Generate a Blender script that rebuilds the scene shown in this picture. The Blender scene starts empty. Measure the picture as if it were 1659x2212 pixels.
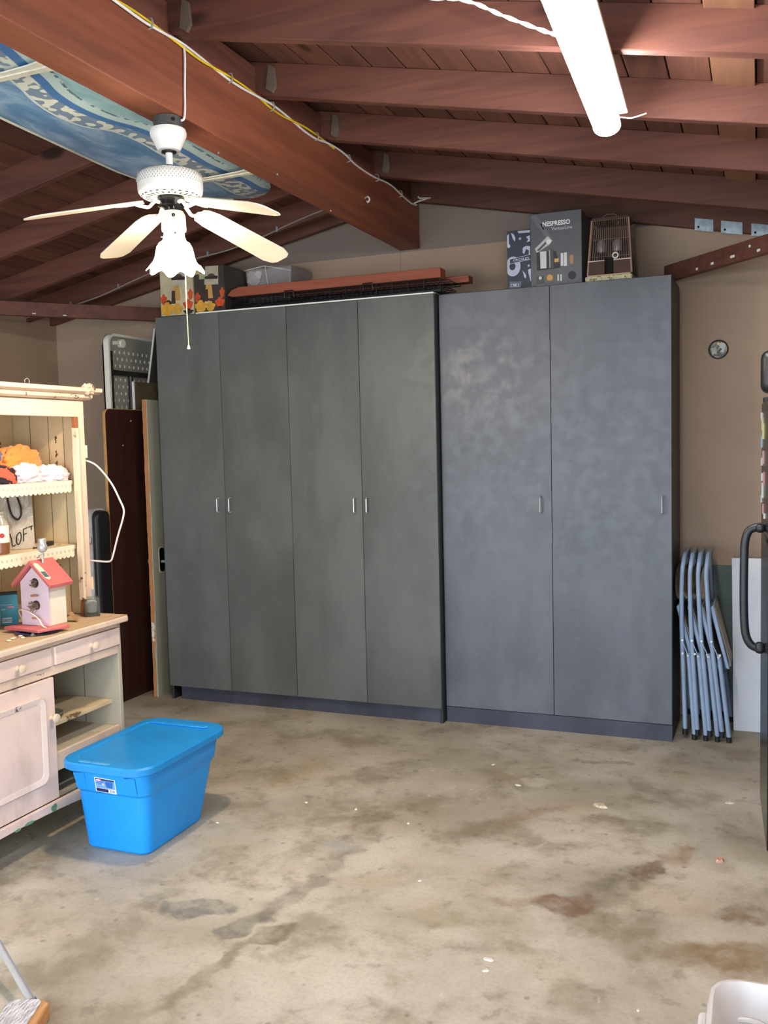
import bpy, bmesh, math, random
from mathutils import Vector, Matrix, noise

S = bpy.context.scene
COL = S.collection
PI = math.pi
RND = random.Random(7)

# ------------------------------------------------------------------ camera, sky, lamps, exposure
cam_d = bpy.data.cameras.new('camera')
cam = bpy.data.objects.new('camera', cam_d)
COL.objects.link(cam)
cam_d.sensor_fit = 'HORIZONTAL'
cam_d.sensor_width = 36.0
cam_d.lens = 2012.0 / 1659.0 * 36.0
cam_d.clip_start = 0.05
CAM_R = ((0.92831663, 0.00425623, -0.3717662), (0.37101915, -0.07498589, 0.92559273), (-0.02393768, -0.99717551, -0.07118979))
cam.matrix_world = Matrix(((CAM_R[0][0], -CAM_R[0][1], -CAM_R[0][2], 0.0),
                           (CAM_R[1][0], -CAM_R[1][1], -CAM_R[1][2], 0.0),
                           (CAM_R[2][0], -CAM_R[2][1], -CAM_R[2][2], 1.58),
                           (0, 0, 0, 1)))
S.camera = cam

world = bpy.data.worlds.new('sky')
S.world = world
world.use_nodes = True
bg = world.node_tree.nodes['Background']
bg.inputs[0].default_value = (0.70, 0.84, 1.0, 1)
bg.inputs[1].default_value = 4.0

S.view_settings.view_transform = 'Standard'
S.view_settings.look = 'None'
S.view_settings.gamma = 1.0
S.view_settings.use_curve_mapping = False
S.view_settings.exposure = 0.92

TUBE_EMIT = 46.0      # strip light diffuser
SHADE_EMIT = 21.0      # glass bell of the fan lamp
BULB_WATTS = 25.0     # bulb inside the bell

# ------------------------------------------------------------------ materials
MATS = {}

def lin(c):
    return tuple(((x / 255.0) / 12.92 if x / 255.0 <= 0.04045 else ((x / 255.0 + 0.055) / 1.055) ** 2.4) for x in c)

class NT:
    """small helper around a node tree"""
    def __init__(self, name):
        m = bpy.data.materials.new(name)
        m.use_nodes = True
        self.m = m
        self.t = m.node_tree
        self.n = self.t.nodes
        self.bsdf = self.n['Principled BSDF']
        self._tc = None

    def new(self, kind, **kw):
        nd = self.n.new(kind)
        for k, v in kw.items():
            setattr(nd, k, v)
        return nd

    def link(self, a, b):
        self.t.links.new(a, b)

    def put(self, sock, v):
        if isinstance(v, (int, float)):
            sock.default_value = v
        elif isinstance(v, (tuple, list)):
            if len(v) == 3 and sock.type == 'RGBA':
                v = tuple(v) + (1,)
            sock.default_value = v
        else:
            self.link(v, sock)

    def coord(self, which='Object'):
        if self._tc is None:
            self._tc = self.new('ShaderNodeTexCoord')
        return self._tc.outputs[which]

    def scale(self, vec, s):
        mp = self.new('ShaderNodeMapping')
        self.put(mp.inputs['Vector'], vec)
        mp.inputs['Scale'].default_value = s
        return mp.outputs[0]

    def noise(self, vec, scale=5, detail=3, rough=0.55, dist=0.0):
        nd = self.new('ShaderNodeTexNoise')
        self.put(nd.inputs['Vector'], vec)
        nd.inputs['Scale'].default_value = scale
        nd.inputs['Detail'].default_value = detail
        nd.inputs['Roughness'].default_value = rough
        nd.inputs['Distortion'].default_value = dist
        return nd.outputs['Fac']

    def math(self, op, a, b=0.0, c=None, clamp=False):
        nd = self.new('ShaderNodeMath', operation=op, use_clamp=clamp)
        self.put(nd.inputs[0], a)
        self.put(nd.inputs[1], b)
        if c is not None:
            self.put(nd.inputs[2], c)
        return nd.outputs[0]

    def ss(self, v, lo, hi):
        nd = self.new('ShaderNodeMapRange', interpolation_type='SMOOTHSTEP')
        self.put(nd.inputs[0], v)
        self.put(nd.inputs[1], lo)
        self.put(nd.inputs[2], hi)
        nd.inputs[3].default_value = 0.0
        nd.inputs[4].default_value = 1.0
        return nd.outputs[0]

    def mix(self, f, a, b, mode='MIX'):
        nd = self.new('ShaderNodeMix', data_type='RGBA', blend_type=mode)
        self.put(nd.inputs[0], f)
        self.put(nd.inputs[6], a)
        self.put(nd.inputs[7], b)
        return nd.outputs[2]

    def sep(self, vec):
        nd = self.new('ShaderNodeSeparateXYZ')
        self.put(nd.inputs[0], vec)
        return nd.outputs

    def bump(self, h, strength=0.2, dist=0.01):
        nd = self.new('ShaderNodeBump')
        nd.inputs['Strength'].default_value = strength
        nd.inputs['Distance'].default_value = dist
        self.put(nd.inputs['Height'], h)
        self.link(nd.outputs[0], self.bsdf.inputs['Normal'])

    def done(self, color=None, rough=0.5, metal=0.0, spec=0.5):
        if color is not None:
            self.put(self.bsdf.inputs['Base Color'], color)
        self.put(self.bsdf.inputs['Roughness'], rough)
        self.put(self.bsdf.inputs['Metallic'], metal)
        self.bsdf.inputs['Specular IOR Level'].default_value = spec
        return self.m


def plain(name, c, rough=0.5, metal=0.0, var=0.12, sc=8.0, bump=0.0, spec=0.5):
    """plain coloured surface with gentle mottling (c is sRGB 0-255)"""
    if name in MATS:
        return MATS[name]
    t = NT(name)
    c = lin(c)
    f = t.noise(t.coord(), sc, 4)
    dark = tuple(x * (1 - var * 1.6) for x in c)
    lite = tuple(min(1, x * (1 + var)) for x in c)
    col = t.mix(t.ss(f, 0.3, 0.7), dark, lite)
    if bump:
        t.bump(t.noise(t.coord(), sc * 12, 3), bump, 0.003)
    MATS[name] = t.done(col, rough, metal, spec)
    return MATS[name]


def wood(name, c1, c2, axis=0, rough=0.6, grain=26.0, var=0.3, knots=True, bump=0.25, seed=0.0, spec=0.35):
    if name in MATS:
        return MATS[name]
    t = NT(name)
    c1 = lin(c1)
    c2 = lin(c2)
    oi = t.new('ShaderNodeObjectInfo')
    add = t.new('ShaderNodeVectorMath', operation='ADD')
    t.link(t.coord(), add.inputs[0])
    sc = t.new('ShaderNodeVectorMath', operation='SCALE')
    sc.inputs[0].default_value = (7.3, 4.1, 5.7)
    t.link(oi.outputs['Random'], sc.inputs[3])
    t.link(sc.outputs[0], add.inputs[1])
    s = [1.0, 1.0, 1.0]
    s[axis] = 0.07
    v = t.scale(add.outputs[0], s)
    g = t.noise(v, grain, 5, 0.6, 0.6)
    s2 = [1.0, 1.0, 1.0]
    s2[axis] = 0.3
    big = t.noise(t.scale(add.outputs[0], s2), 3.0, 3, 0.5, 0.4)
    f = t.math('ADD', t.math('MULTIPLY', t.ss(g, 0.25, 0.75), 0.6), t.math('MULTIPLY', big, 0.4))
    col = t.mix(f, c1, c2)
    if knots:
        vo = t.new('ShaderNodeTexVoronoi')
        s3 = [1.0, 1.0, 1.0]
        s3[axis] = 0.45
        t.link(t.scale(add.outputs[0], s3), vo.inputs['Vector'])
        vo.inputs['Scale'].default_value = 2.6
        kf = t.ss(vo.outputs['Distance'], 0.05, 0.11)
        col = t.mix(kf, tuple(x * 0.45 for x in c1), col)
    br = t.math('ADD', t.math('MULTIPLY', oi.outputs['Random'], var), 1.0 - var * 0.5)
    hv = t.new('ShaderNodeHueSaturation')
    t.put(hv.inputs['Value'], br)
    t.link(col, hv.inputs['Color'])
    t.bump(g, bump, 0.004)
    MATS[name] = t.done(hv.outputs[0], rough, 0.0, spec)
    return MATS[name]


def chipped(name, c, chip, rough=0.55, thr=0.66, sc=9.0, dirt=(150, 125, 95)):
    """old brush paint with chips down to wood and grime"""
    if name in MATS:
        return MATS[name]
    t = NT(name)
    base = t.mix(t.ss(t.noise(t.coord(), 3.5, 4), 0.35, 0.7), lin(c), tuple(x * 0.86 for x in lin(c)))
    n1 = t.noise(t.coord(), sc, 8, 0.72)
    n2 = t.noise(t.coord(), sc * 0.45, 2)
    k = t.math('MULTIPLY', n1, t.math('ADD', n2, 0.5))
    base = t.mix(t.math('MULTIPLY', t.ss(t.noise(t.scale(t.coord(), (1, 1, 0.3)), 6, 5, 0.6), 0.5, 0.8), 0.35), base, lin(dirt))
    cf = t.ss(k, thr, thr + 0.02)
    col = t.mix(cf, base, lin(chip))
    t.bump(t.math('SUBTRACT', 1.0, cf), 0.3, 0.002)
    MATS[name] = t.done(col, rough)
    return MATS[name]


def emis(name, c, strength):
    t = NT(name)
    t.bsdf.inputs['Base Color'].default_value = (0.8, 0.8, 0.8, 1)
    t.bsdf.inputs['Emission Color'].default_value = tuple(c) + (1,)
    t.bsdf.inputs['Emission Strength'].default_value = strength
    MATS[name] = t.m
    return t.m


# --- red stained framing lumber, one material per grain direction
RW1, RW2 = (78, 47, 41), (122, 76, 60)
M_RX = wood('red_wood_x', RW1, RW2, 0)
M_RY = wood('red_wood_y', RW1, RW2, 1)
M_DECK = wood('deck_wood', (78, 48, 41), (120, 78, 62), 1, var=0.45, rough=0.75)
M_DECKP = wood('deck_wood_pale', (118, 82, 62), (150, 108, 82), 1, var=0.1)
M_BEAM = wood('beam_wood', (104, 58, 43), (158, 92, 65), 1, rough=0.55, grain=18)
M_TAN = plain('tan_wall_paint', (177, 152, 128), 0.85, var=0.05, sc=1.3, bump=0.12)
M_GABLE = plain('gable_paint_and_shade', (140, 124, 114), 0.85, var=0.05, sc=1.3, bump=0.1)  # greyer than the wall: upper paint with some shade put into the colour


def floor_material():
    t = NT('stained_concrete')
    P = t.coord()
    a = t.noise(P, 1.1, 6, 0.6, 0.3)
    b = t.noise(P, 3.2, 7, 0.65, 0.2)
    c = t.noise(P, 11.0, 5, 0.6)
    d = t.noise(P, 70.0, 3, 0.6)
    base = t.mix(t.ss(a, 0.36, 0.64), lin((168, 158, 138)), lin((206, 196, 177)))
    base = t.mix(t.math('MULTIPLY', t.ss(b, 0.47, 0.66), 0.6), base, lin((132, 119, 95)))
    base = t.mix(t.math('MULTIPLY', t.ss(t.noise(P, 2.1, 5, 0.6), 0.52, 0.7), 0.4), base, lin((178, 156, 118)))
    base = t.mix(t.math('MULTIPLY', t.ss(c, 0.56, 0.7), 0.42), base, lin((112, 102, 82)))
    base = t.mix(t.math('MULTIPLY', t.ss(d, 0.4, 0.75), 0.2), base, lin((120, 110, 92)))
    # dark flecks and pale scuffs
    vo = t.new('ShaderNodeTexVoronoi')
    vo.inputs['Scale'].default_value = 9.0
    t.link(P, vo.inputs['Vector'])
    base = t.mix(t.math('MULTIPLY', t.ss(vo.outputs['Distance'], 0.11, 0.05), 0.45), base, lin((92, 84, 68)))
    sc = t.noise(t.scale(P, (1.0, 0.35, 1.0)), 16, 4, 0.7)
    base = t.mix(t.math('MULTIPLY', t.ss(sc, 0.66, 0.74), 0.6), base, lin((214, 206, 188)))
    warp = t.new('ShaderNodeTexNoise')
    warp.inputs['Scale'].default_value = 9.0
    warp.inputs['Detail'].default_value = 5.0
    t.link(P, warp.inputs['Vector'])
    wv = t.new('ShaderNodeVectorMath', operation='MULTIPLY_ADD')
    t.link(warp.outputs['Color'], wv.inputs[0])
    wv.inputs[1].default_value = (0.16, 0.16, 0)
    t.link(P, wv.inputs[2])
    # (x, y, half length, half width, angle, colour, opacity, edge softness)
    stains = [
        (-1.78, 2.64, 0.13, 0.06, 24, (104, 104, 98), 0.75, 0.35),
        (-1.58, 2.60, 0.10, 0.05, 63, (92, 88, 82), 0.75, 0.4),
        (-1.46, 2.57, 0.09, 0.05, 54, (98, 82, 60), 0.7, 0.5),
        (-1.54, 2.28, 0.26, 0.035, -98, (120, 104, 80), 0.6, 0.7),
        (-1.51, 2.90, 0.30, 0.05, 82, (112, 100, 86), 0.6, 0.7),
        (-1.50, 3.40, 0.40, 0.09, 88, (118, 104, 84), 0.6, 0.8),
        (-1.53, 3.26, 0.07, 0.05, 8, (168, 170, 166), 0.7, 0.6),
        (-0.59, 3.08, 0.11, 0.07, 19, (118, 84, 66), 0.8, 0.4),
        (-0.74, 3.06, 0.10, 0.03, 12, (140, 108, 78), 0.5, 0.7),
        (-0.46, 3.32, 0.22, 0.10, 53, (104, 92, 70), 0.65, 0.7),
        (-0.35, 3.44, 0.10, 0.04, 63, (110, 82, 62), 0.75, 0.5),
        (-0.27, 3.60, 0.11, 0.06, 59, (146, 108, 74), 0.6, 0.6),
        (-1.05, 3.57, 0.22, 0.10, 51, (110, 92, 66), 0.6, 0.8),
        (-0.58, 3.82, 0.14, 0.08, 2, (116, 98, 74), 0.55, 0.8),
        (-0.03, 3.20, 0.12, 0.06, 19, (112, 86, 56), 0.7, 0.6),
        (-0.05, 2.92, 0.26, 0.10, 19, (132, 100, 58), 0.7, 0.7),
        (-0.90, 2.86, 0.28, 0.09, 8, (136, 122, 84), 0.5, 0.9),
        (-0.88, 3.82, 0.20, 0.05, 46, (150, 110, 80), 0.5, 0.8),
        (-1.60, 3.60, 0.40, 0.22, 19, (122, 108, 84), 0.5, 0.9),
        (-1.93, 2.20, 0.16, 0.10, 82, (136, 126, 100), 0.55, 0.7),
        (-1.95, 2.66, 0.10, 0.05, 66, (116, 106, 86), 0.55, 0.7),
        (-0.95, 4.18, 0.07, 0.05, 18, (206, 198, 178), 0.7, 0.5),
        (-2.62, 2.70, 0.34, 0.18, 55, (110, 102, 88), 0.6, 0.9),
        (-0.39, 2.93, 0.18, 0.10, -28, (120, 106, 78), 0.6, 0.8),
        (-1.3, 4.45, 0.9, 0.12, 0, (140, 126, 98), 0.4, 0.9),
        (-0.70, 4.55, 0.16, 0.03, 5, (112, 100, 78), 0.6, 0.5),
    ]
    for (x, y, hl, hw, ang, colr, op, soft) in stains:
        mp = t.new('ShaderNodeMapping', vector_type='TEXTURE')
        t.link(wv.outputs[0], mp.inputs['Vector'])
        mp.inputs['Location'].default_value = (x + 0.08, y + 0.08, 0)
        mp.inputs['Rotation'].default_value = (0, 0, math.radians(ang))
        mp.inputs['Scale'].default_value = (hl, hw, 1)
        ln = t.new('ShaderNodeVectorMath', operation='LENGTH')
        t.link(mp.outputs[0], ln.inputs[0])
        m = t.ss(ln.outputs['Value'], 1.25, 1.25 - soft)
        m = t.math('MULTIPLY', m, t.math('ADD', t.math('MULTIPLY', t.ss(c, 0.38, 0.6), 0.5), 0.5))
        base = t.mix(t.math('MULTIPLY', m, op), base, lin(colr))
    t.bump(t.math('ADD', t.math('MULTIPLY', d, 0.4), t.math('MULTIPLY', c, 0.6)), 0.25, 0.004)
    rough = t.math('ADD', t.math('MULTIPLY', b, 0.35), 0.42)
    return t.done(base, rough, 0, 0.35)


def laminate(name, c, seed):
    """dull laminate with smeary cloudy wear"""
    t = NT(name)
    oi = t.new('ShaderNodeObjectInfo')
    add = t.new('ShaderNodeVectorMath', operation='ADD')
    t.link(t.coord(), add.inputs[0])
    sc = t.new('ShaderNodeVectorMath', operation='SCALE')
    sc.inputs[0].default_value = (9, 3, 5)
    t.link(oi.outputs['Random'], sc.inputs[3])
    t.link(sc.outputs[0], add.inputs[1])
    V = add.outputs[0]
    a = t.noise(t.scale(V, (1.2, 1, 0.6)), 2.2 + seed, 6, 0.62, 0.3)
    b = t.noise(V, 14, 5, 0.7)
    c = lin(c)
    col = t.mix(t.ss(a, 0.35, 0.68), tuple(x * 0.80 for x in c), tuple(x * 1.2 for x in c))
    col = t.mix(t.math('MULTIPLY', t.ss(b, 0.55, 0.72), 0.25), col, tuple(x * 1.5 for x in c))
    rough = t.math('ADD', t.math('MULTIPLY', t.ss(a, 0.3, 0.7), 0.14), t.math('ADD', t.math('MULTIPLY', t.ss(b, 0.35, 0.65), 0.16), 0.30))
    t.bump(b, 0.04, 0.002)
    return t.done(col, rough, 0, 0.45)


M_FLOOR = floor_material()
M_CAB = laminate('charcoal_laminate_left', (92, 93, 90), 0.0)
M_CAB2 = laminate('charcoal_laminate_right', (93, 96, 103), 0.4)
M_CABD = plain('charcoal_side_panel', (44, 45, 46), 0.5)
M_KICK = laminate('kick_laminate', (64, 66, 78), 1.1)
M_WHITE = plain('white_edge', (232, 230, 224), 0.5, var=0.03)
M_STEEL = plain('brushed_steel', (206, 206, 204), 0.3, 0.55, var=0.05)
M_CHROME = plain('chrome', (215, 215, 215), 0.1, 1.0, var=0.02)
M_BLACK = plain('black_plastic', (26, 27, 29), 0.42, var=0.1)
M_BLACKG = plain('black_gloss', (17, 18, 20), 0.22, var=0.1)
M_DARK = plain('dark_void', (14, 13, 12), 0.9)
M_GALV = plain('galvanised_steel', (176, 188, 196), 0.4, 0.6, var=0.15, sc=30)
M_HUTCH = chipped('pink_cream_paint', (234, 208, 184), (92, 62, 44), thr=0.70)
M_HUTCHD = chipped('pink_door_paint', (243, 217, 204), (88, 60, 46), thr=0.735, sc=7)
M_HUTCHW = chipped('heavily_chipped_paint', (232, 208, 180), (110, 76, 54), thr=0.60, sc=16)
M_CREAM = chipped('cream_inside_paint', (222, 200, 158), (112, 84, 56), thr=0.69, sc=6)
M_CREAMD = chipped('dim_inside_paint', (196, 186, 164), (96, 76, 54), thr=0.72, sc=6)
M_TOPW = wood('worn_counter_wood', (176, 146, 112), (214, 186, 150), 1, var=0.1, grain=20)
M_BIN = plain('blue_bin_plastic', (20, 150, 236), 0.42, var=0.04, sc=3)
M_LID = plain('blue_lid_plastic', (26, 142, 214), 0.38, var=0.07, sc=5)
M_FANW = plain('white_enamel', (244, 240, 230), 0.3, var=0.02)
M_BLADE = plain('cream_blade', (236, 222, 200), 0.4, var=0.03)

# ------------------------------------------------------------------ mesh helpers
class MB:
    def __init__(self):
        self.v = []
        self.f = []

    def add(self, vs, fs):
        o = len(self.v)
        self.v += [Vector(p) for p in vs]
        self.f += [[o + i for i in q] for q in fs]
        return self

    def box(self, x0, x1, y0, y1, z0, z1):
        return self.add([(x0, y0, z0), (x1, y0, z0), (x1, y1, z0), (x0, y1, z0), (x0, y0, z1), (x1, y0, z1), (x1, y1, z1), (x0, y1, z1)],
                        [(3, 2, 1, 0), (4, 5, 6, 7), (0, 1, 5, 4), (1, 2, 6, 5), (2, 3, 7, 6), (3, 0, 4, 7)])

    def hexa(self, b, t):
        """b, t: four bottom and four top corners, counter-clockwise from above"""
        return self.add(list(b) + list(t), [(3, 2, 1, 0), (4, 5, 6, 7), (0, 1, 5, 4), (1, 2, 6, 5), (2, 3, 7, 6), (3, 0, 4, 7)])

    def obox(self, c, size, rot=None):
        c = Vector(c)
        hx, hy, hz = (s / 2 for s in size)
        R = rot if rot is not None else Matrix.Identity(3)
        b = [c + R @ Vector((sx * hx, sy * hy, -hz)) for sx, sy in ((-1, -1), (1, -1), (1, 1), (-1, 1))]
        t = [c + R @ Vector((sx * hx, sy * hy, hz)) for sx, sy in ((-1, -1), (1, -1), (1, 1), (-1, 1))]
        return self.hexa(b, t)

    def bar(self, p0, p1, w, h, up=(0, 0, 1)):
        p0, p1 = Vector(p0), Vector(p1)
        d = (p1 - p0)
        L = d.length
        d.normalize()
        u = Vector(up)
        s = d.cross(u)
        if s.length < 1e-5:
            s = d.cross(Vector((1, 0, 0)))
        s.normalize()
        u = s.cross(d)
        R = Matrix((d, -s, u)).transposed()
        return self.obox((p0 + p1) / 2, (L, w, h), R)

    def cyl(self, p0, p1, r, r2=None, n=16):
        return self.tube([p0, p1], r, n, r2=r2)

    def tube(self, pts, r, n=8, closed=False, r2=None, flat=None):
        pts = [Vector(p) for p in pts]
        m = len(pts)
        vs = []
        prev = None
        for i, p in enumerate(pts):
            if closed:
                d = (pts[(i + 1) % m] - pts[i - 1])
            else:
                d = pts[min(i + 1, m - 1)] - pts[max(i - 1, 0)]
            d.normalize()
            if prev is None:
                a = Vector((0, 0, 1)) if abs(d.z) < 0.9 else Vector((1, 0, 0))
                s = d.cross(a).normalized()
            else:
                s = (prev - d * prev.dot(d))
                s = s.normalized() if s.length > 1e-6 else d.cross(Vector((0, 0, 1))).normalized()
            prev = s
            u = d.cross(s)
            rr = r if r2 is None else r + (r2 - r) * i / (m - 1)
            for k in range(n):
                an = 2 * PI * k / n
                ca, sa = math.cos(an), math.sin(an)
                if flat:
                    sa *= flat
                vs.append(p + s * (rr * ca) + u * (rr * sa))
        fs = []
        for i in range(m if closed else m - 1):
            j = (i + 1) % m
            for k in range(n):
                l = (k + 1) % n
                fs.append((i * n + k, i * n + l, j * n + l, j * n + k))
        if not closed:
            fs.append(tuple(range(n - 1, -1, -1)))
            fs.append(tuple((m - 1) * n + k for k in range(n)))
        return self.add(vs, fs)

    def lathe(self, prof, c=(0, 0, 0), n=32, rf=None, zf=None, axis='z', cap=True):
        vs = []
        for i, (r, z) in enumerate(prof):
            for k in range(n):
                a = 2 * PI * k / n
                rr = r * (rf(i, a) if rf else 1)
                zz = z + (zf(i, a) if zf else 0)
                x, y = rr * math.cos(a), rr * math.sin(a)
                p = (x, y, zz) if axis == 'z' else ((zz, x, y) if axis == 'x' else (y, zz, x))
                vs.append((p[0] + c[0], p[1] + c[1], p[2] + c[2]))
        fs = []
        for i in range(len(prof) - 1):
            for k in range(n):
                l = (k + 1) % n
                fs.append((i * n + k, i * n + l, (i + 1) * n + l, (i + 1) * n + k))
        if cap:
            fs.append(tuple(range(n - 1, -1, -1)))
            fs.append(tuple((len(prof) - 1) * n + k for k in range(n)))
        return self.add(vs, fs)

    def prism(self, pts, fr, d0, d1):
        """2D outline pts extruded d0..d1; fr maps (a, b, depth) to a point"""
        n = len(pts)
        vs = [fr(a, b, d0) for a, b in pts] + [fr(a, b, d1) for a, b in pts]
        fs = [tuple(range(n - 1, -1, -1)), tuple(range(n, 2 * n))]
        fs += [(i, (i + 1) % n, n + (i + 1) % n, n + i) for i in range(n)]
        return self.add(vs, fs)

    def grid(self, fn, nu, nv, thick=None):
        vs = [fn(i / nu, j / nv) for j in range(nv + 1) for i in range(nu + 1)]
        w = nu + 1
        fs = [(j * w + i, j * w + i + 1, (j + 1) * w + i + 1, (j + 1) * w + i) for j in range(nv) for i in range(nu)]
        return self.add(vs, fs)

    def build(self, name, mat, parent=None, bevel=0.0, seg=2, label=None, cat=None, group=None, kind=None,
              local=False, base=None, solid=0.0, sub=0, ang=35, fix=True):
        vs = self.v
        if parent is not None:
            org = None
            if not local:
                inv = WM[parent.name].inverted()
                vs = [inv @ p for p in vs]
        elif not local:
            if base is None:
                xs = [p.x for p in vs]
                ys = [p.y for p in vs]
                base = ((min(xs) + max(xs)) / 2, (min(ys) + max(ys)) / 2, min(p.z for p in vs))
            b = Vector(base)
            vs = [p - b for p in vs]
        me = bpy.data.meshes.new(name)
        me.from_pydata([tuple(p) for p in vs], [], self.f)
        if fix:
            bm = bmesh.new()
            bm.from_mesh(me)
            bmesh.ops.recalc_face_normals(bm, faces=bm.faces)
            bm.to_mesh(me)
            bm.free()
        me.polygons.foreach_set('use_smooth', [True] * len(me.polygons))
        me.set_sharp_from_angle(angle=math.radians(ang))
        me.materials.append(mat)
        o = bpy.data.objects.new(name, me)
        COL.objects.link(o)
        if parent is not None:
            o.parent = parent
            WM[o.name] = WM[parent.name]
        else:
            if base is not None:
                o.location = base
            WM[o.name] = Matrix.Translation(o.location)
        if solid:
            md = o.modifiers.new('solidify', 'SOLIDIFY')
            md.thickness = solid
            md.offset = 0
        if bevel:
            md = o.modifiers.new('bevel', 'BEVEL')
            md.width = bevel
            md.segments = seg
            md.limit_method = 'ANGLE'
            md.angle_limit = math.radians(40)
        if sub:
            md = o.modifiers.new('subdivision', 'SUBSURF')
            md.levels = sub
            md.render_levels = sub
        tag(o, label, cat, group, kind)
        return o


WM = {}


def tag(o, label=None, cat=None, group=None, kind=None):
    if label:
        o['label'] = label
    if cat:
        o['category'] = cat
    if group:
        o['group'] = group
    if kind:
        o['kind'] = kind
    return o


def empty(name, loc, label=None, cat=None, group=None, kind=None, rot=0.0, M=None):
    o = bpy.data.objects.new(name, None)
    o.empty_display_size = 0.1
    COL.objects.link(o)
    m = Matrix.Translation(loc) @ Matrix.Rotation(rot, 4, 'Z') if M is None else M
    o.matrix_world = m
    WM[o.name] = m.copy()
    return tag(o, label, cat, group, kind)


def text_mesh(name, body, size, mat, parent, M, extrude=0.0008, bold=0.0, shear=0.0, spacing=1.0, sx=1.0):
    """flat lettering turned into a mesh and laid on a surface; M: local placement"""
    cu = bpy.data.curves.new(name, 'FONT')
    cu.body = body
    cu.size = size
    cu.extrude = extrude
    cu.offset = bold
    cu.shear = shear
    cu.space_character = spacing
    cu.align_x = 'CENTER'
    cu.resolution_u = 3
    tmp = bpy.data.objects.new(name + '_curve', cu)
    COL.objects.link(tmp)
    dg = bpy.context.evaluated_depsgraph_get()
    me = bpy.data.meshes.new_from_object(tmp.evaluated_get(dg))
    me.transform(M @ Matrix.Diagonal((sx, 1, 1, 1)))
    bpy.data.objects.remove(tmp)
    bpy.data.curves.remove(cu)
    me.materials.clear()
    me.materials.append(mat)
    o = bpy.data.objects.new(name, me)
    COL.objects.link(o)
    o.parent = parent
    WM[o.name] = WM[parent.name]
    return o


def arc(cx, cy, r, a0, a1, n):
    return [(cx + r * math.cos(math.radians(a0 + (a1 - a0) * i / n)), cy + r * math.sin(math.radians(a0 + (a1 - a0) * i / n))) for i in range(n + 1)]


def rrect(x0, x1, y0, y1, r, n=5):
    return (arc(x1 - r, y1 - r, r, 0, 90, n) + arc(x0 + r, y1 - r, r, 90, 180, n) +
            arc(x0 + r, y0 + r, r, 180, 270, n) + arc(x1 - r, y0 + r, r, 270, 360, n))


def smooth_path(pts, k=6):
    pts = [Vector(p) for p in pts]
    out = []
    for i in range(len(pts) - 1):
        p0, p1, p2, p3 = pts[max(i - 1, 0)], pts[i], pts[i + 1], pts[min(i + 2, len(pts) - 1)]
        for j in range(k):
            t = j / k
            out.append(0.5 * ((2 * p1) + (p2 - p0) * t + (2 * p0 - 5 * p1 + 4 * p2 - p3) * t * t + (3 * p1 - p0 - 3 * p2 + p3) * t ** 3))
    out.append(pts[-1])
    return out


def XZ(y0, sgn=-1):      # outline in x,z; depth goes towards the camera (-y)
    return lambda a, b, d: (a, y0 + sgn * d, b)

def YZ(x0, sgn=1):       # outline in y,z; depth goes +x
    return lambda a, b, d: (x0 + sgn * d, a, b)

def XY(z0):
    return lambda a, b, d: (a, b, z0 + d)

# ------------------------------------------------------------------ the setting
XL, XR, YB, YF = -4.75, 0.85, 5.5, -0.55
RIDGE = -1.995
SL = 0.205

def under(x):            # underside of the rafters
    return 3.05 - SL * (abs(x - RIDGE) - 0.065)

m = MB().box(XL - 0.15, XR + 0.15, -7.0, YB + 0.1, -0.12, 0.0)
m.build('floor', M_FLOOR, kind='structure', base=(0, 0, 0))

wb = empty('wall_back', ((XL + XR) / 2, YB, 0), kind='structure')
MB().box(XL, XR, YB, YB + 0.1, 0, 2.77).build('lower_wall', M_TAN, wb)
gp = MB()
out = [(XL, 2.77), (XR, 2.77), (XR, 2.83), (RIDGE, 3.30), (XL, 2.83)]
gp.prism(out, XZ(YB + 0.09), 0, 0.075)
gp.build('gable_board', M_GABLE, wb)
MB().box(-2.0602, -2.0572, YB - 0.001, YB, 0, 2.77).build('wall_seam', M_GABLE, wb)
wl = MB().box(XL - 0.1, XL, YF, YB, 0, 2.60).build('wall_left', M_TAN, kind='structure')
MB().box(XR, XR + 0.1, YF, YB, 0, 2.60).build('wall_right', M_TAN, kind='structure')
hp = MB()
hp.prism([(XL, 2.25), (XR, 2.25), (XR, 2.62), (RIDGE, 3.20), (XL, 2.62)], XZ(YF), 0, 0.1)
hp.build('wall_front', M_TAN, kind='structure')

ceil = empty('ceiling', (RIDGE, 2.5, 3.05), kind='structure')
RD = 0.138               # rafter depth
# roof deck planks, laid along the building
pw = 0.142
for side in (-1, 1):
    x = 0.0
    k = 0
    while x < (XR - RIDGE + 0.25 if side > 0 else RIDGE - XL + 0.25):
        a, b = RIDGE + side * x, RIDGE + side * (x + pw - 0.005)
        za, zb = under(a) + RD, under(b) + RD
        lo, hi = (a, b) if side > 0 else (b, a)
        zlo, zhi = (za, zb) if side > 0 else (zb, za)
        pale = side > 0 and abs((a + b) / 2 + 0.13) < 0.07
        dz = -0.014 if pale else RND.uniform(-0.0015, 0.0015)
        y0, y1 = YF - 0.2, YB + 0.3
        mb = MB()
        mb.hexa([(lo, y0, zlo + dz), (hi, y0, zhi + dz), (hi, y1, zhi + dz), (lo, y1, zlo + dz)],
                [(lo, y0, zlo + 0.022), (hi, y0, zhi + 0.022), (hi, y1, zhi + 0.022), (lo, y1, zlo + 0.022)])
        mb.build('deck_plank', M_DECKP if pale else M_DECK, ceil, bevel=0.002, seg=1, label='paler patched deck plank' if pale else None)
        x += pw
        k += 1
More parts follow.
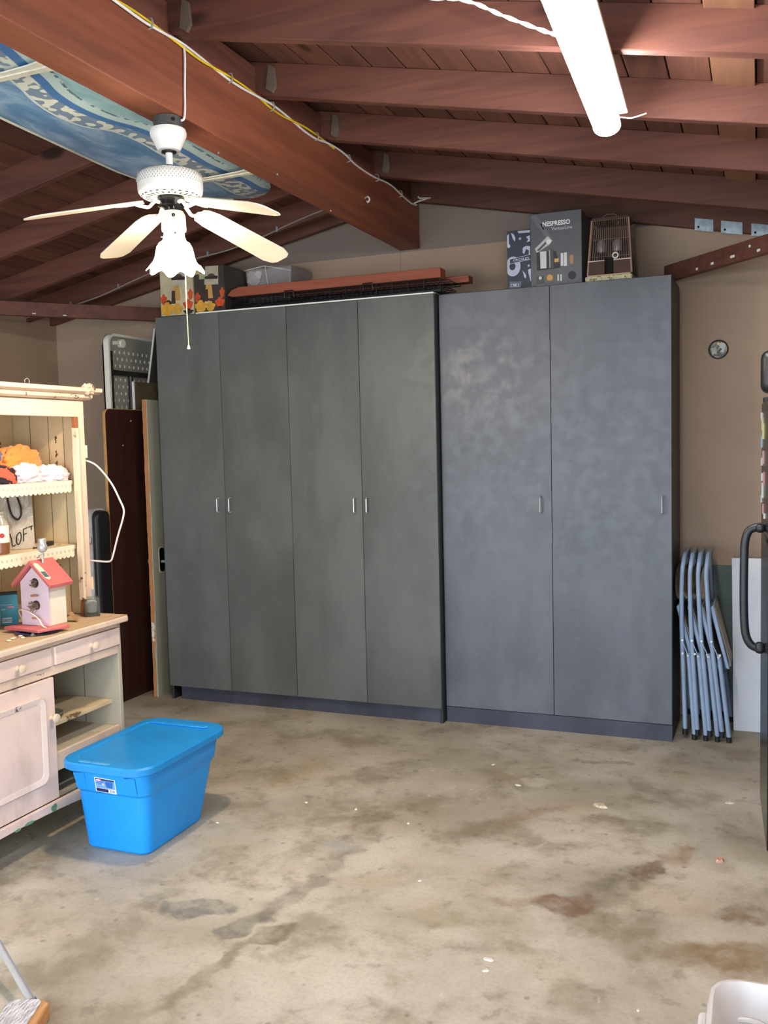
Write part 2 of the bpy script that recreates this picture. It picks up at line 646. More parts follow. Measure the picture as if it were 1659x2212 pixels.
# weatherproof layer over the planks
mb = MB()
for side in (-1, 1):
    xe = XR + 0.3 if side > 0 else XL - 0.3
    pts = [(RIDGE, under(RIDGE) + RD + 0.03 + 0.013), (xe, under(xe) + RD + 0.024)]
    b = [(pts[0][0], YF - 0.2, pts[0][1]), (pts[1][0], YF - 0.2, pts[1][1]), (pts[1][0], YB + 0.3, pts[1][1]), (pts[0][0], YB + 0.3, pts[0][1])]
    mb.hexa(b, [(p[0], p[1], p[2] + 0.02) for p in b])
mb.build('roof_felt', M_DARK, ceil)
# rafters
RY = [-0.35, 0.30, 0.95, 1.60, 2.28, 2.94, 3.565, 4.20, 4.86, 5.455]
RY2 = [-0.35, 0.30, 0.95, 1.60, 2.28, 2.94, 3.56, 4.13, 4.72, 5.22, 5.455]
RT = 0.042
for side, ys in ((1, RY), (-1, RY2)):
    xe = XR + 0.28 if side > 0 else XL + (0.0)
    for y in ys:
        x0 = RIDGE + side * 0.002
        zc = RND.uniform(-0.003, 0.003)
        mb = MB()
        a, b = (x0, xe) if side > 0 else (xe, x0)
        mb.hexa([(a, y - RT / 2, under(a) + zc), (b, y - RT / 2, under(b) + zc), (b, y + RT / 2, under(b) + zc), (a, y + RT / 2, under(a) + zc)],
                [(a, y - RT / 2, under(a) + RD), (b, y - RT / 2, under(b) + RD), (b, y + RT / 2, under(b) + RD), (a, y + RT / 2, under(a) + RD)])
        mb.build('rafter', M_RX, ceil, bevel=0.003, seg=1)
# ridge beam and the blocking above it
MB().box(-2.06, -1.93, YF, YB - 0.0, 2.78, 3.05).build('ridge_beam', M_BEAM, ceil, bevel=0.004)
for i in range(len(RY) - 1):
    MB().box(-1.995, -1.955, RY[i] + RT / 2 + 0.003, RY[i + 1] - RT / 2 - 0.003, 3.052, 3.17).build('ridge_block', M_RY, ceil)
    # short scrap block nailed beside each rafter end
    y = RY[i]
    m2 = MB()
    m2.prism([(-1.900, 3.068), (-1.872, 3.050), (-1.855, 3.075), (-1.862, 3.150), (-1.886, 3.165)], XZ(y - RT / 2), 0.001, 0.016)
    m2.build('scrap_block', plain('grey_plywood', (104, 88, 76), 0.8), ceil)
# horizontal corner ties
def tie(p, q, name='corner_tie'):
    d = (Vector(q) - Vector(p)).normalized()
    MB().bar(p, q, 0.04, 0.088).build(name, M_RX if abs(d.x) > 0.5 else M_RY, ceil, bevel=0.003)
tie((-4.749, 4.09, 2.485), (-3.66, 5.35, 2.485))
tie((-0.47, 5.47, 2.49), (0.849, 3.92, 2.49))
for (px, py, pz) in ((-4.22, 4.685, 2.455), (-4.10, 4.825, 2.452), (-4.42, 4.453, 2.50)):
    MB().obox((px + 0.018, py - 0.014, pz), (0.022, 0.004, 0.006), Matrix.Rotation(0.86, 3, 'Z')).build('paint_fleck', M_WHITE, ceil)
for (tx, tz, w) in ((-0.20, 2.47, .02), (-0.10, 2.475, .03), (0.02, 2.468, .02), (-0.28, 2.465, .014), (-0.02, 2.50, .012)):
    yy = 5.47 - (tx + 0.47) * 1.175
    MB().obox((tx - 0.0185, yy - 0.0155, tz), (w, 0.003, 0.012), Matrix.Rotation(-0.866, 3, 'Z')).build('paint_fleck', M_WHITE, ceil)
# three galvanised tie plates on the wall rafter
for (x0, x1) in ((-0.322, -0.225), (-0.187, -0.078), (-0.035, 0.075)):
    zt = under((x0 + x1) / 2)
    y = 5.455 - RT / 2 - 0.001
    mb = MB()
    mb.prism([(x0, under(x0) - 0.014), (x1, under(x1) - 0.014), (x1, under(x1) + 0.052), (x0, under(x0) + 0.052)], XZ(y), 0, 0.004)
    o = mb.build('tie_plate', M_GALV, ceil, bevel=0.001, seg=1)
    MB().cyl((x0 + 0.02, y - 0.006, zt + 0.012), (x0 + 0.02, y - 0.0035, zt + 0.012), 0.006, n=10).build('nail_hole', M_DARK, o)

# round vent opening in the back wall
v = empty('wall_vent', (-0.201, YB, 2.063), 'round open vent hole with bent duct metal high on the tan wall', 'vent')
mb = MB()
mb.lathe([(0.046, 0.0), (0.051, 0.0), (0.053, -0.006), (0.047, -0.009), (0.045, -0.004)], c=(-0.201, YB - 0.0008, 2.063), n=28, axis='y', cap=False)
mb.build('rim', plain('dark_rim', (62, 54, 44), 0.6), v)
MB().cyl((-0.201, YB - 0.003, 2.063), (-0.201, YB - 0.0009, 2.063), 0.046, n=28).build('duct', plain('dull_duct', (118, 112, 104), 0.5, 0.5, var=0.4, sc=40), v)
for i, (dx, dz, w, h, a, c) in enumerate([(0.02, 0.01, 0.03, 0.05, 0.3, (150, 150, 142)), (-0.022, -0.008, 0.028, 0.04, -0.2, (128, 122, 112)),
                                         (0.002, 0.03, 0.02, 0.012, 0.6, (170, 160, 96)), (0.004, -0.008, 0.034, 0.012, -0.9, (52, 48, 44)), (0.0, -0.03, 0.05, 0.01, 0.1, (60, 56, 50))]):
    MB().obox((-0.201 + dx, YB - 0.005 - 0.001 * i, 2.063 + dz), (w, 0.001, h), Matrix.Rotation(a, 3, 'Y')).build('metal_flap', plain('flap_%d' % i, c, 0.4, 0.4), v)

# ------------------------------------------------------------------ strip light under the right-hand rafters
sl = empty('strip_light', (-0.472, 2.90, 2.745), 'glowing white linear strip light fixed under the right-hand rafters', 'light')
A, B = Vector((-0.452, 2.30, 2.676)), Vector((-0.491, 3.385, 2.676))
MB().bar(A + Vector((0.012, 0, 0.034)), B + Vector((0.012, 0, 0.034)), 0.122, 0.015).build('housing', M_FANW, sl, bevel=0.003)
for yy in (2.94,):
    MB().box(-0.52, -0.42, yy - 0.012, yy + 0.012, 2.7176, 2.742).build('hanger_bracket', M_GALV, sl)
mb = MB()
d = (B - A).normalized()
sd = Vector((d.y, -d.x, 0))
pts = [(-0.040, 0.026)] + [(0.046 * math.cos(a), -0.004 + 0.034 * math.sin(a)) for a in [math.radians(180 + 180 * i / 12) for i in range(13)]] + [(0.040, 0.026)]
mb.prism(pts, lambda a, b, t: tuple(A + sd * a + Vector((0, 0, b)) + d * t), 0, (B - A).length)
mb.build('diffuser', emis('strip_glow', (0.98, 0.97, 1.0), TUBE_EMIT), sl, ang=50)
for P0, sg in ((A, -1), (B, 1)):
    mb = MB()
    mb.prism([(a * 1.03, b * 1.03) for a, b in pts], lambda a, b, t: tuple(P0 + sd * a + Vector((0, 0, b)) + d * (t * sg)), 0.0005, 0.012)
    mb.build('end_cap', emis('end_cap_glow', (0.98, 0.97, 1.0), TUBE_EMIT * 0.25), sl)
# twisted supply cord to the lamp
pts = smooth_path([(-1.92, 2.30, 3.035), (-1.40, 2.56, 2.965), (-0.96, 2.69, 2.90), (-0.802, 2.711, 2.87), (-0.684, 2.731, 2.81), (-0.556, 2.727, 2.74), (-0.50, 2.72, 2.715)], 8)
for ph in (0, PI):
    q = [p + Vector((0, 0.004 * math.cos(i * 1.1 + ph), 0.004 * math.sin(i * 1.1 + ph))) for i, p in enumerate(pts)]
    MB().tube(q, 0.0035, 6).build('cord', M_WHITE, sl)
MB().tube(smooth_path([(-0.485, 3.395, 2.69), (-0.45, 3.41, 2.70), (-0.41, 3.41, 2.692), (-0.36, 3.41, 2.70)], 5), 0.0022, 5).build('loose_wire', M_WHITE, sl)

# ------------------------------------------------------------------ ceiling fan
FX, FY = -1.985, 2.935
fan = empty('ceiling_fan', (FX, FY, 2.78), 'white four-blade ceiling fan with lit ruffled glass lamp under the ridge beam', 'ceiling fan')
FC = (FX, FY, 0)
MB().lathe([(0.049, 2.742), (0.052, 2.745), (0.052, 2.778), (0.049, 2.7795)], FC, 32).build('junction_box', plain('dark_grey_box', (70, 68, 66), 0.5), fan)
MB().cyl((FX + 0.0445, FY - 0.031, 2.762), (FX + 0.040, FY - 0.028, 2.762), 0.007, n=12).build('knockout', M_DARK, fan)
MB().lathe([(0.03, 2.662), (0.040, 2.664), (0.048, 2.680), (0.056, 2.698), (0.064, 2.714), (0.066, 2.726), (0.062, 2.738), (0.052, 2.7418)], FC, 40).build('canopy', M_FANW, fan)
MB().lathe([(0.021, 2.655), (0.027, 2.658), (0.027, 2.664), (0.015, 2.668)], FC, 24).build('canopy_ring', M_BLACK, fan)
MB().lathe([(0.0125, 2.60), (0.0125, 2.66)], FC, 20).build('downrod', M_FANW, fan)
mb = MB().lathe([(0.022, 2.588), (0.022, 2.606), (0.016, 2.612)], FC, 20)
mb.build('coupling', M_BLACKG, fan)
for a in (0.3, 2.3, 4.3):
    MB().cyl((FX + 0.021 * math.cos(a), FY + 0.021 * math.sin(a), 2.60), (FX + 0.03 * math.cos(a), FY + 0.03 * math.sin(a), 2.60), 0.004, n=8).build('set_screw', M_CHROME, fan)
mot = MB().lathe([(0.02, 2.590), (0.085, 2.588), (0.104, 2.582), (0.113, 2.572), (0.117, 2.558), (0.117, 2.525), (0.115, 2.513), (0.108, 2.503), (0.098, 2.497), (0.060, 2.4955), (0.058, 2.500), (0.02, 2.500)], FC, 64).build('motor_housing', M_FANW, fan)
# louvre slots around the side and on the underside
M_SLOT = plain('vent_slot_grey', (176, 168, 158), 0.8)
mb = MB()
for row in range(5):
    zz = 2.574 - row * 0.0075
    for k in range(56):
        a = 2 * PI * (k + 0.5 * (row % 2)) / 56
        r = 0.1172 if row else 0.1146
        c = Vector((FX + r * math.cos(a), FY + r * math.sin(a), zz))
        mb.obox(c, (0.0012, 0.0032, 0.0052), Matrix.Rotation(a, 3, 'Z'))
o = mb.build('louvre_slots', M_SLOT, mot, kind='stuff')
M_SLOTD = plain('vent_slot_dark', (44, 36, 30), 0.9)
for k in range(24):
    a = 2 * PI * k / 24
    c = Vector((FX + 0.080 * math.cos(a), FY + 0.080 * math.sin(a), 2.4962))
    MB().obox(c, (0.020, 0.006, 0.0012), Matrix.Rotation(a, 3, 'Z')).build('vent_slot', M_SLOTD, mot)
    a += PI / 24
    c = Vector((FX + 0.1025 * math.cos(a), FY + 0.1025 * math.sin(a), 2.4995))
    MB().obox(c, (0.003, 0.011, 0.003), Matrix.Rotation(a, 3, 'Z')).build('vent_slot', M_SLOTD, mot)
MB().lathe([(0.040, 2.462), (0.048, 2.466), (0.048, 2.4995), (0.040, 2.4998)], FC, 32).build('rotor_hub', M_BLACKG, fan)
KX = FX + 0.008
KC = (KX, FY, 0)
for dx in (-0.010, 0.010):
    MB().cyl((KX + dx, FY - 0.01, 2.44), (KX + dx, FY - 0.01, 2.464), 0.003, n=8).build('stud', M_CHROME, fan)
MB().lathe([(0.030, 2.374), (0.043, 2.376), (0.045, 2.382), (0.043, 2.432), (0.036, 2.446), (0.016, 2.450)], KC, 36).build('switch_housing', M_FANW, fan)
# direction towards the camera, for the pull switch
cd = Vector((-KX, -FY, 0)).normalized()
pcw = Vector((KX, FY, 2.425)) + cd * 0.042
MB().cyl(pcw, pcw + cd * 0.006, 0.006, n=14).build('switch_bush', M_BLACK, fan)
MB().tube(smooth_path([pcw + cd * 0.006, pcw + cd * 0.007 + Vector((0.003, 0, -0.02)), pcw + cd * 0.006 + Vector((0.008, 0, -0.06))], 5), 0.001, 5).build('speed_chain', M_STEEL, fan)
# blades with their curved irons
for (ang, pit, rt, zt) in ((-117, -4.5, 0.530, 2.350), (152, -10, 0.535, 2.372), (71, -12, 0.545, 2.350), (-19, -10, 0.535, 2.358)):
    a = math.radians(ang)
    er = Vector((math.cos(a), math.sin(a), 0))
    et = Vector((-math.sin(a), math.cos(a), 0))
    p_root = Vector((FX, FY, 2.462)) + er * 0.125
    p_tip = Vector((FX, FY, zt)) + er * rt
    ax = (p_tip - p_root).normalized()
    L = (p_tip - p_root).length
    pr = math.radians(pit)
    sdv = (et * math.cos(pr) + Vector((0, 0, 1)) * math.sin(pr)).normalized()
    nz = ax.cross(sdv).normalized()
    out = [(0.0, -0.030), (0.02, -0.046), (0.06, -0.055), (L - 0.05, -0.064), (L - 0.012, -0.050), (L, -0.030), (L, 0.030), (L - 0.012, 0.050), (L - 0.05, 0.064), (0.06, 0.055), (0.02, 0.046), (0.0, 0.030)]
    mb = MB()
    mb.prism(out, lambda u, w, t, P=p_root, A_=ax, S_=sdv, N_=nz: tuple(P + A_ * u + S_ * w + N_ * t), -0.003, 0.003)
    bl = mb.build('blade', M_BLADE, fan, bevel=0.002)
    sgn = 1 if nz.z < 0 else -1       # irons sit below the blade
    mb = MB()
    plate = [(-0.012, -0.012), (0.01, -0.040), (0.035, -0.044), (0.055, -0.030), (0.085, -0.014), (0.098, 0.0), (0.085, 0.014), (0.055, 0.030), (0.035, 0.044), (0.01, 0.040), (-0.012, 0.012)]
    mb.prism(plate, lambda u, w, t, P=p_root, A_=ax, S_=sdv, N_=nz, g=sgn: tuple(P + A_ * u + S_ * w + N_ * (g * t)), 0.0032, 0.007)
    ir = mb.build('blade_iron', M_FANW, fan, bevel=0.0015)
    q0 = Vector((FX, FY, 2.474)) + er * 0.044
    path = smooth_path([q0, q0 + er * 0.018 + Vector((0, 0, 0.002)), q0 + er * 0.034 + Vector((0, 0, -0.012)), q0 + er * 0.05 + Vector((0, 0, -0.024)), p_root + nz * (sgn * 0.006) + ax * 0.015], 5)
    MB().tube(path, 0.0085, 10, flat=0.7).build('iron_arm', M_FANW, ir)
# lamp holder, glass bell, chain
MB().lathe([(0.036, 2.352), (0.038, 2.356), (0.038, 2.368), (0.035, 2.374)], KC, 32).build('shade_ring', M_FANW, fan)
for a in (0.0, 2.1, 4.2):
    a += -0.9
    MB().cyl((KX + 0.038 * math.cos(a), FY + 0.038 * math.sin(a), 2.360), (KX + 0.052 * math.cos(a), FY + 0.052 * math.sin(a), 2.360), 0.003, n=8).build('thumb_screw', M_CHROME, fan)
prof = [(0.038, 2.3515), (0.040, 2.344), (0.044, 2.338), (0.054, 2.332), (0.062, 2.318), (0.066, 2.300), (0.070, 2.280), (0.076, 2.266), (0.086, 2.256), (0.099, 2.250)]
def rf(i, a):
    return 1 + (0.0 if i < 4 else 0.02 * math.cos(8 * a)) + (0.055 * math.cos(8 * a) if i >= 8 else 0)
def zf(i, a):
    return (-0.010 * (1 + math.cos(8 * a)) * (1 if i == 9 else 0.45 if i == 8 else 0))
MB().lathe(prof, KC, 96, rf=rf, zf=zf, cap=False).build('glass_bell', emis('lit_frosted_glass', (1.0, 0.86, 0.66), SHADE_EMIT), fan, solid=0.003, ang=80)
MB().lathe([(0.004, 2.262), (0.020, 2.268), (0.026, 2.285), (0.024, 2.305), (0.014, 2.325), (0.012, 2.345)], KC, 20).build('bulb', emis('bulb_glow', (1.0, 0.86, 0.66), 40), fan)
pc = Vector((KX + 0.028, FY + 0.02, 0))
mb = MB().tube([(pc.x, pc.y, 2.345), (pc.x + 0.001, pc.y, 2.10), (pc.x + 0.003, pc.y, 1.966)], 0.0016, 6)
mb.build('pull_chain', plain('chain_brass', (222, 200, 150), 0.4, 0.3), fan)
MB().lathe([(0.001, 1.968), (0.0035, 1.963), (0.0055, 1.952), (0.002, 1.950)], (pc.x + 0.003, pc.y, 0), 12).build('chain_bell', plain('chain_pull', (214, 206, 180), 0.5), fan)
ld = bpy.data.lights.new('bulb_light', 'POINT')
ld.energy = BULB_WATTS
ld.color = (1.0, 0.80, 0.56)
ld.shadow_soft_size = 0.03
lo = bpy.data.objects.new('bulb_light', ld)
COL.objects.link(lo)
lo.parent = fan
lo.location = (KX - FX, 0, 2.236 - 2.78)

# ------------------------------------------------------------------ surfboard slung under the left-hand rafters
def board_material():
    t = NT('printed_surfboard_deck')
    P = t.coord()
    xyz = t.sep(P)
    X, Y = xyz[0], xyz[1]
    def curve(pts, lo=2.2, hi=4.5):
        fc = t.new('ShaderNodeFloatCurve')
        c = fc.mapping.curves[0]
        pts = [((y - lo) / (hi - lo), (x + 2.75) / 0.7) for x, y in pts]
        c.points[0].location = pts[0]
        c.points[1].location = pts[-1]
        for p in pts[1:-1]:
            c.points.new(*p)
        fc.mapping.update()
        t.put(fc.inputs['Value'], t.math('DIVIDE', t.math('SUBTRACT', Y, lo), hi - lo))
        return t.math('SUBTRACT', t.math('MULTIPLY', fc.outputs[0], 0.7), 2.75)
    wl_ = curve([(-2.27, 2.2), (-2.36, 2.598), (-2.422, 2.766), (-2.445, 2.891), (-2.437, 3.013), (-2.363, 3.14), (-2.352, 3.284), (-2.365, 3.411), (-2.41, 3.871), (-2.476, 4.287), (-2.50, 4.5)])
    ub = curve([(-2.12, 2.2), (-2.241, 2.596), (-2.300, 2.78), (-2.307, 2.936), (-2.244, 3.203), (-2.244, 3.403), (-2.27, 3.751), (-2.275, 4.012), (-2.299, 4.179), (-2.33, 4.5)])
    dW = t.math('SUBTRACT', X, wl_)
    dU = t.math('SUBTRACT', X, ub)
    wv = t.noise(t.scale(P, (1.0, 0.5, 1.0)), 7, 6, 0.6, 1.2)
    deep = t.mix(t.ss(wv, 0.35, 0.75), lin((86, 134, 178)), lin((160, 192, 218)))
    teal = t.mix(t.ss(wv, 0.3, 0.8), lin((130, 172, 184)), lin((176, 208, 208)))
    strip = lin((70, 122, 178))
    band = lin((122, 146, 170))
    vo = t.new('ShaderNodeTexVoronoi', feature='SMOOTH_F1')
    t.link(P, vo.inputs['Vector'])
    vo.inputs['Scale'].default_value = 27
    petal = t.ss(t.math('SUBTRACT', vo.outputs['Distance'], t.math('MULTIPLY', t.noise(P, 22, 2), 0.28)), 0.30, 0.24)
    flowers = t.mix(petal, band, lin((222, 226, 214)))
    col = deep
    col = t.mix(t.ss(dW, -0.002, 0.002), col, flowers)
    col = t.mix(t.ss(t.math('ABSOLUTE', t.math('ADD', dW, 0.004)), 0.007, 0.004), col, lin((206, 220, 220)))
    col = t.mix(t.ss(dU, -0.042, -0.038), col, strip)
    col = t.mix(t.ss(dU, -0.003, 0.003), col, lin((186, 210, 210)))
    col = t.mix(t.ss(dU, 0.04, 0.06), col, teal)
    dash = t.math('MULTIPLY', t.ss(t.math('ABSOLUTE', t.math('SUBTRACT', dU, 0.045)), 0.008, 0.004), t.ss(t.noise(P, 30, 3), 0.47, 0.53))
    col = t.mix(dash, col, lin((92, 116, 128)))
    return t.done(col, 0.28, 0, 0.5)

sb = empty('surfboard', (-2.43, 3.0, 2.84), 'long surfboard with blue wave and flower print slung flat under the left rafters', 'surfboard')
def outline(t):           # t 0..1 from tail to nose: centre x, y, half width
    y = 1.15 + 3.30 * t
    cx = -2.255 - 0.056 * (y - 0.2) + 0.0
    if t > 0.72:
        u = (t - 0.72) / 0.28
        w = 0.293 * (1 - u ** 2.6) ** 0.5
    else:
        w = 0.293 - 0.06 * ((0.72 - t) / 0.72) ** 2
    if t < 0.04:
        w *= 0.6 + 10 * t
    return cx, y, max(w, 0.004)
def board_pt(u, v, top):
    t = u
    t = 1 - (1 - t) ** 1.6
    cx, y, w = outline(t)
    s = v * 2 - 1
    s = math.copysign(abs(s) ** 0.8, s)
    th = 0.028 * (1 - abs(s) ** 4) ** 0.5 * min(1, (1.0 - t) * 12 + 0.15)
    zc = 2.872 + max(0, t - 0.75) * 0.16
    return (cx + s * w, y, zc + (th if top else -th))
mb = MB()
n_, m_ = 60, 18
ring = []
for i in range(n_ + 1):
    for j in range(m_ + 1):
        mb.v.append(Vector(board_pt(i / n_, j / m_, False)))
    for j in range(m_ - 1, 0, -1):
        mb.v.append(Vector(board_pt(i / n_, j / m_, True)))
K = 2 * m_
for i in range(n_):
    for j in range(K):
        k = (j + 1) % K
        mb.f.append([i * K + j, i * K + k, (i + 1) * K + k, (i + 1) * K + j])
mb.f.append(list(range(K)))
mb.f.append([n_ * K + j for j in range(K)])
WM['board_frame'] = Matrix.Identity(4)
bo = mb.build('hull', board_material(), sb, ang=60)
# put texture coordinates in room units: shift the mesh, not the look
for vtx in bo.data.vertices:
    vtx.co += Vector((-2.43, 3.0, 2.84))
bo.location = (2.43, -3.0, -2.84)
mb = MB()
pl = []
for i in range(4, 57):
    cx, y, w = outline(1 - (1 - i / 60) ** 1.6)
    pl.append((cx - w - 0.0005, y, 2.872 + max(0, 1 - (1 - i / 60) ** 1.6 - 0.75) * 0.16))
MB().tube(pl, 0.011, 8).build('pale_rail_band', plain('pale_rail', (206, 212, 196), 0.4), sb)
for (yy, nm) in ((2.50, 'lower'), (3.81, 'upper')):
    st = empty('board_strap', (-2.43, yy, 2.835), 'white fabric strap under the surfboard ' + ('at the left edge of the photo' if nm == 'lower' else 'near its rounded nose, behind the fan'), 'strap', 'straps holding the surfboard')
    M_STR = plain('strap_cloth', (226, 222, 204), 0.8, var=0.06, sc=30)
    for j, (dy, z0) in enumerate(((-0.020, 2.832), (0.022, 2.830))):
        mb = MB()
        path = [(-2.066, yy + dy * 1.7, 2.845 + 0.008 * j), (-2.10, yy + dy * 1.3, 2.836), (-2.20, yy + dy * 0.75, z0), (-2.40, yy + dy * 0.5, z0 - 0.004), (-2.62, yy + dy * 0.5, z0), (-2.742, yy + dy * 0.5, 2.85), (-2.752, yy + dy * 0.5, 2.915)]
        path = smooth_path(path, 5)
        w0 = 0.027
        for i, p in enumerate(path):
            w = w0 * (0.55 + 0.75 * max(0, 1 - i / 10))
            mb.v += [p + Vector((0, -w, 0)), p + Vector((0, w, 0.002)), p + Vector((0.0, w, 0.006)), p + Vector((0.0, -w, 0.005))]
        for i in range(len(path) - 1):
            for k in range(4):
                l = (k + 1) % 4
                mb.f.append([i * 4 + k, i * 4 + l, (i + 1) * 4 + l, (i + 1) * 4 + k])
        mb.f += [[0, 1, 2, 3], [4 * (len(path) - 1) + q for q in (3, 2, 1, 0)]]
        mb.build('webbing', M_STR, st)
    MB().box(-2.0655, -2.0605, yy - 0.045, yy + 0.045, 2.80, 2.85).build('fixing_plate', M_WHITE, st)

# ------------------------------------------------------------------ wiring on the beam and rafters
cx0 = -1.93 + 0.006
def beam_wire(seed, off, y0, y1):
    r = random.Random(seed)
    pts = []
    y = y0
    i = 0
    while y < y1:
        pts.append((cx0 + 0.003 * math.sin(i * 0.9 + off), y, 3.030 + 0.010 * math.sin(i * 1.05 + off) + r.uniform(-0.003, 0.003)))
        y += 0.11
        i += 1
    pts.append((cx0, y1, 3.030))
    return smooth_path(pts, 5)
wc = MB().tube(beam_wire(1, 0.0, 0.2, 5.44), 0.0048, 7).build('white_cable', M_WHITE, base=(cx0, 3.0, 3.03), label='long white cable stapled along the right side of the ridge beam', cat='cable')
MB().tube(beam_wire(2, 2.6, 0.2, 4.25), 0.0042, 7).build('yellow_cable', plain('yellow_pvc', (232, 200, 40), 0.4), base=(cx0, 3.0, 3.03), label='yellow cable twisted around the white cable along the ridge beam', cat='cable')
for i, y in enumerate([1.3, 1.9, 2.35, 2.76, 3.28, 3.62, 4.05, 4.42, 4.80, 5.16]):
    MB().tube([(-1.931, y, 3.048), (-1.915, y, 3.045), (-1.911, y, 3.03), (-1.915, y, 3.014), (-1.931, y, 3.012)], 0.003, 6).build('cable_staple', plain('staple_grey', (168, 166, 160), 0.5, 0.3), wc)
MB().tube(smooth_path([(cx0, 2.965, 3.03), (-1.920, 2.962, 2.98), (-1.923, 2.958, 2.88), (-1.921, 2.952, 2.81), (-1.922, 2.945, 2.772), (-1.932, 2.938, 2.764)], 5), 0.0042, 7).build('fan_feed_cable', M_WHITE, base=(-1.922, 2.95, 2.77), label='short white cable dropping from the beam to the fan junction box', cat='cable')
mb = MB()
mb.tube([(-1.928, 5.40, 3.03), (-1.90, 5.425, 3.047), (-1.83, 5.428, 3.058), (-1.90, 5.43, 3.064), (-1.98 + 0.07, 5.43, 3.075)], 0.005, 6)
mb.build('cable_loop', M_WHITE, wc)
# hook on the beam
mb = MB().tube(smooth_path([(-1.929, 4.64, 2.885), (-1.905, 4.62, 2.885), (-1.895, 4.62, 2.870), (-1.905, 4.62, 2.856), (-1.915, 4.63, 2.866)], 5), 0.004, 8)
mb.build('cup_hook', M_WHITE, base=(-1.93, 4.64, 2.88), label='small white hook screwed into the side of the ridge beam', cat='hook')
# thin grey wire along the far left rafters
pts = []
for i in range(13):
    x = -2.15 - 0.24 * i
    pts.append((x, 5.194, under(x) + 0.012 + 0.018 * math.sin(i * 1.3)))
o = MB().tube(smooth_path(pts, 5), 0.0045, 6).build('rafter_wire', plain('dull_grey_wire', (150, 140, 130), 0.6), base=(-3.5, 5.194, 2.75), label='thin grey wire clipped along a far left rafter near the back wall', cat='wire')
for x in (-2.75, -3.25, -3.55, -3.95, -4.35):
    MB().obox((x, 5.193, under(x) + 0.015), (0.012, 0.011, 0.03)).build('wire_clip', M_GALV, o)
# nails poking from the beam underside
for (x, y) in ((-2.03, 3.35), (-1.96, 3.72), (-2.02, 4.4)):
    MB().cyl((x, y, 2.774), (x, y, 2.781), 0.004, n=8).build('bent_nail', M_GALV, ceil)

# ------------------------------------------------------------------ cabinets
def pull(x, z0, z1, yf, parent):
    p = [(x, yf, z1), (x, yf - 0.028, z1), (x, yf - 0.030, z0), (x, yf, z0)]
    q = [p[0], (x, yf - 0.022, z1), (x, yf - 0.028, z1 - 0.006), (x, yf - 0.028, z0 + 0.006), (x, yf - 0.022, z0), p[3]]
    return MB().tube(q, 0.0045, 8).build('door_pull', M_STEEL, parent)

def cabinet(name, x0, x1, yf, ndoor, mat, label, handles, ztop=2.400):
    c = empty(name, ((x0 + x1) / 2, yf + 0.3, 0), label, 'cabinet')
    yb = YB - 0.004
    MB().box(x0, x0 + 0.018, yf + 0.022, yb, 0.0, ztop - 0.004).build('side_panel', M_CABD, c)
    MB().box(x1 - 0.018, x1, yf + 0.022, yb, 0.0, ztop - 0.004).build('side_panel', M_CABD, c)
    MB().box(x0 + 0.02, x1 - 0.02, yb - 0.012, yb, 0.1, ztop - 0.02).build('back_panel', M_CABD, c)
    MB().box(x0 + 0.02, x1 - 0.02, yf + 0.022, yb - 0.014, 0.088, 0.106).build('bottom_panel', M_CABD, c)
    MB().box(x0 + 0.001, x1 - 0.001, yf + 0.030, yb, ztop - 0.0035, ztop + 0.008).build('top_panel', M_CABD, c)
    w = (x1 - x0) / ndoor
    for i in range(ndoor):
        a, b = x0 + i * w + 0.0012, x0 + (i + 1) * w - 0.0012
        d = MB().box(a, b, yf, yf + 0.019, 0.090, ztop + 0.002 * math.sin(i * 2.1)).build('door', mat, c, bevel=0.0012, seg=1)
        for hx, dd in handles:
            if dd == i:
                pull(hx, 1.198, 1.285, yf + 0.0005, d)
    return c

cl = cabinet('storage_cabinet', -3.465, -1.645, 4.900, 4, M_CAB, 'tall charcoal grey cabinet with four narrow doors, the left one of the two', ((-3.052, 0), (-2.968, 1), (-2.144, 2), (-2.066, 3)), 2.402)
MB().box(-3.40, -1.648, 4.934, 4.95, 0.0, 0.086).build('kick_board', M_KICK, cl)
mb = MB()
mb.box(-3.165, -1.6455, 4.896, 4.93, 2.4035, 2.411)
mb.box(-1.66, -1.6455, 4.93, 5.49, 2.4105, 2.4125)
mb.build('white_top_edge', M_WHITE, cl)
cr = cabinet('storage_cabinet', -1.642, -0.405, 4.970, 2, M_CAB2, 'tall charcoal grey cabinet with two wide doors, the right one of the two', ((-1.083, 0), (-0.452, 1)), 2.402)
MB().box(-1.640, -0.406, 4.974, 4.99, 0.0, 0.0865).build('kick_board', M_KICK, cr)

# ------------------------------------------------------------------ things on top of the cabinets
ZC = 2.4105

def carton(name, label, x0, x1, y0, y1, z0, z1, mat):
    e = empty(name, ((x0 + x1) / 2, (y0 + y1) / 2, z0), label, 'box')
    MB().box(x0, x1, y0, y1, z0, z1).build('carton', mat, e, bevel=0.002, seg=1)
    return e

def flatp(e, name, pts, y, mat, t=0.0008, x0=0, z0=0, sx=1.0, sz=1.0):
    """flat printed shape on a face that looks towards -y"""
    return MB().prism([(x0 + a * sx, z0 + b * sz) for a, b in pts], XZ(y), 0.0002, t).build(name, mat, e)

def ell(cx, cz, rx, rz, n=20):
    return [(cx + rx * math.cos(2 * PI * i / n), cz + rz * math.sin(2 * PI * i / n)) for i in range(n)]

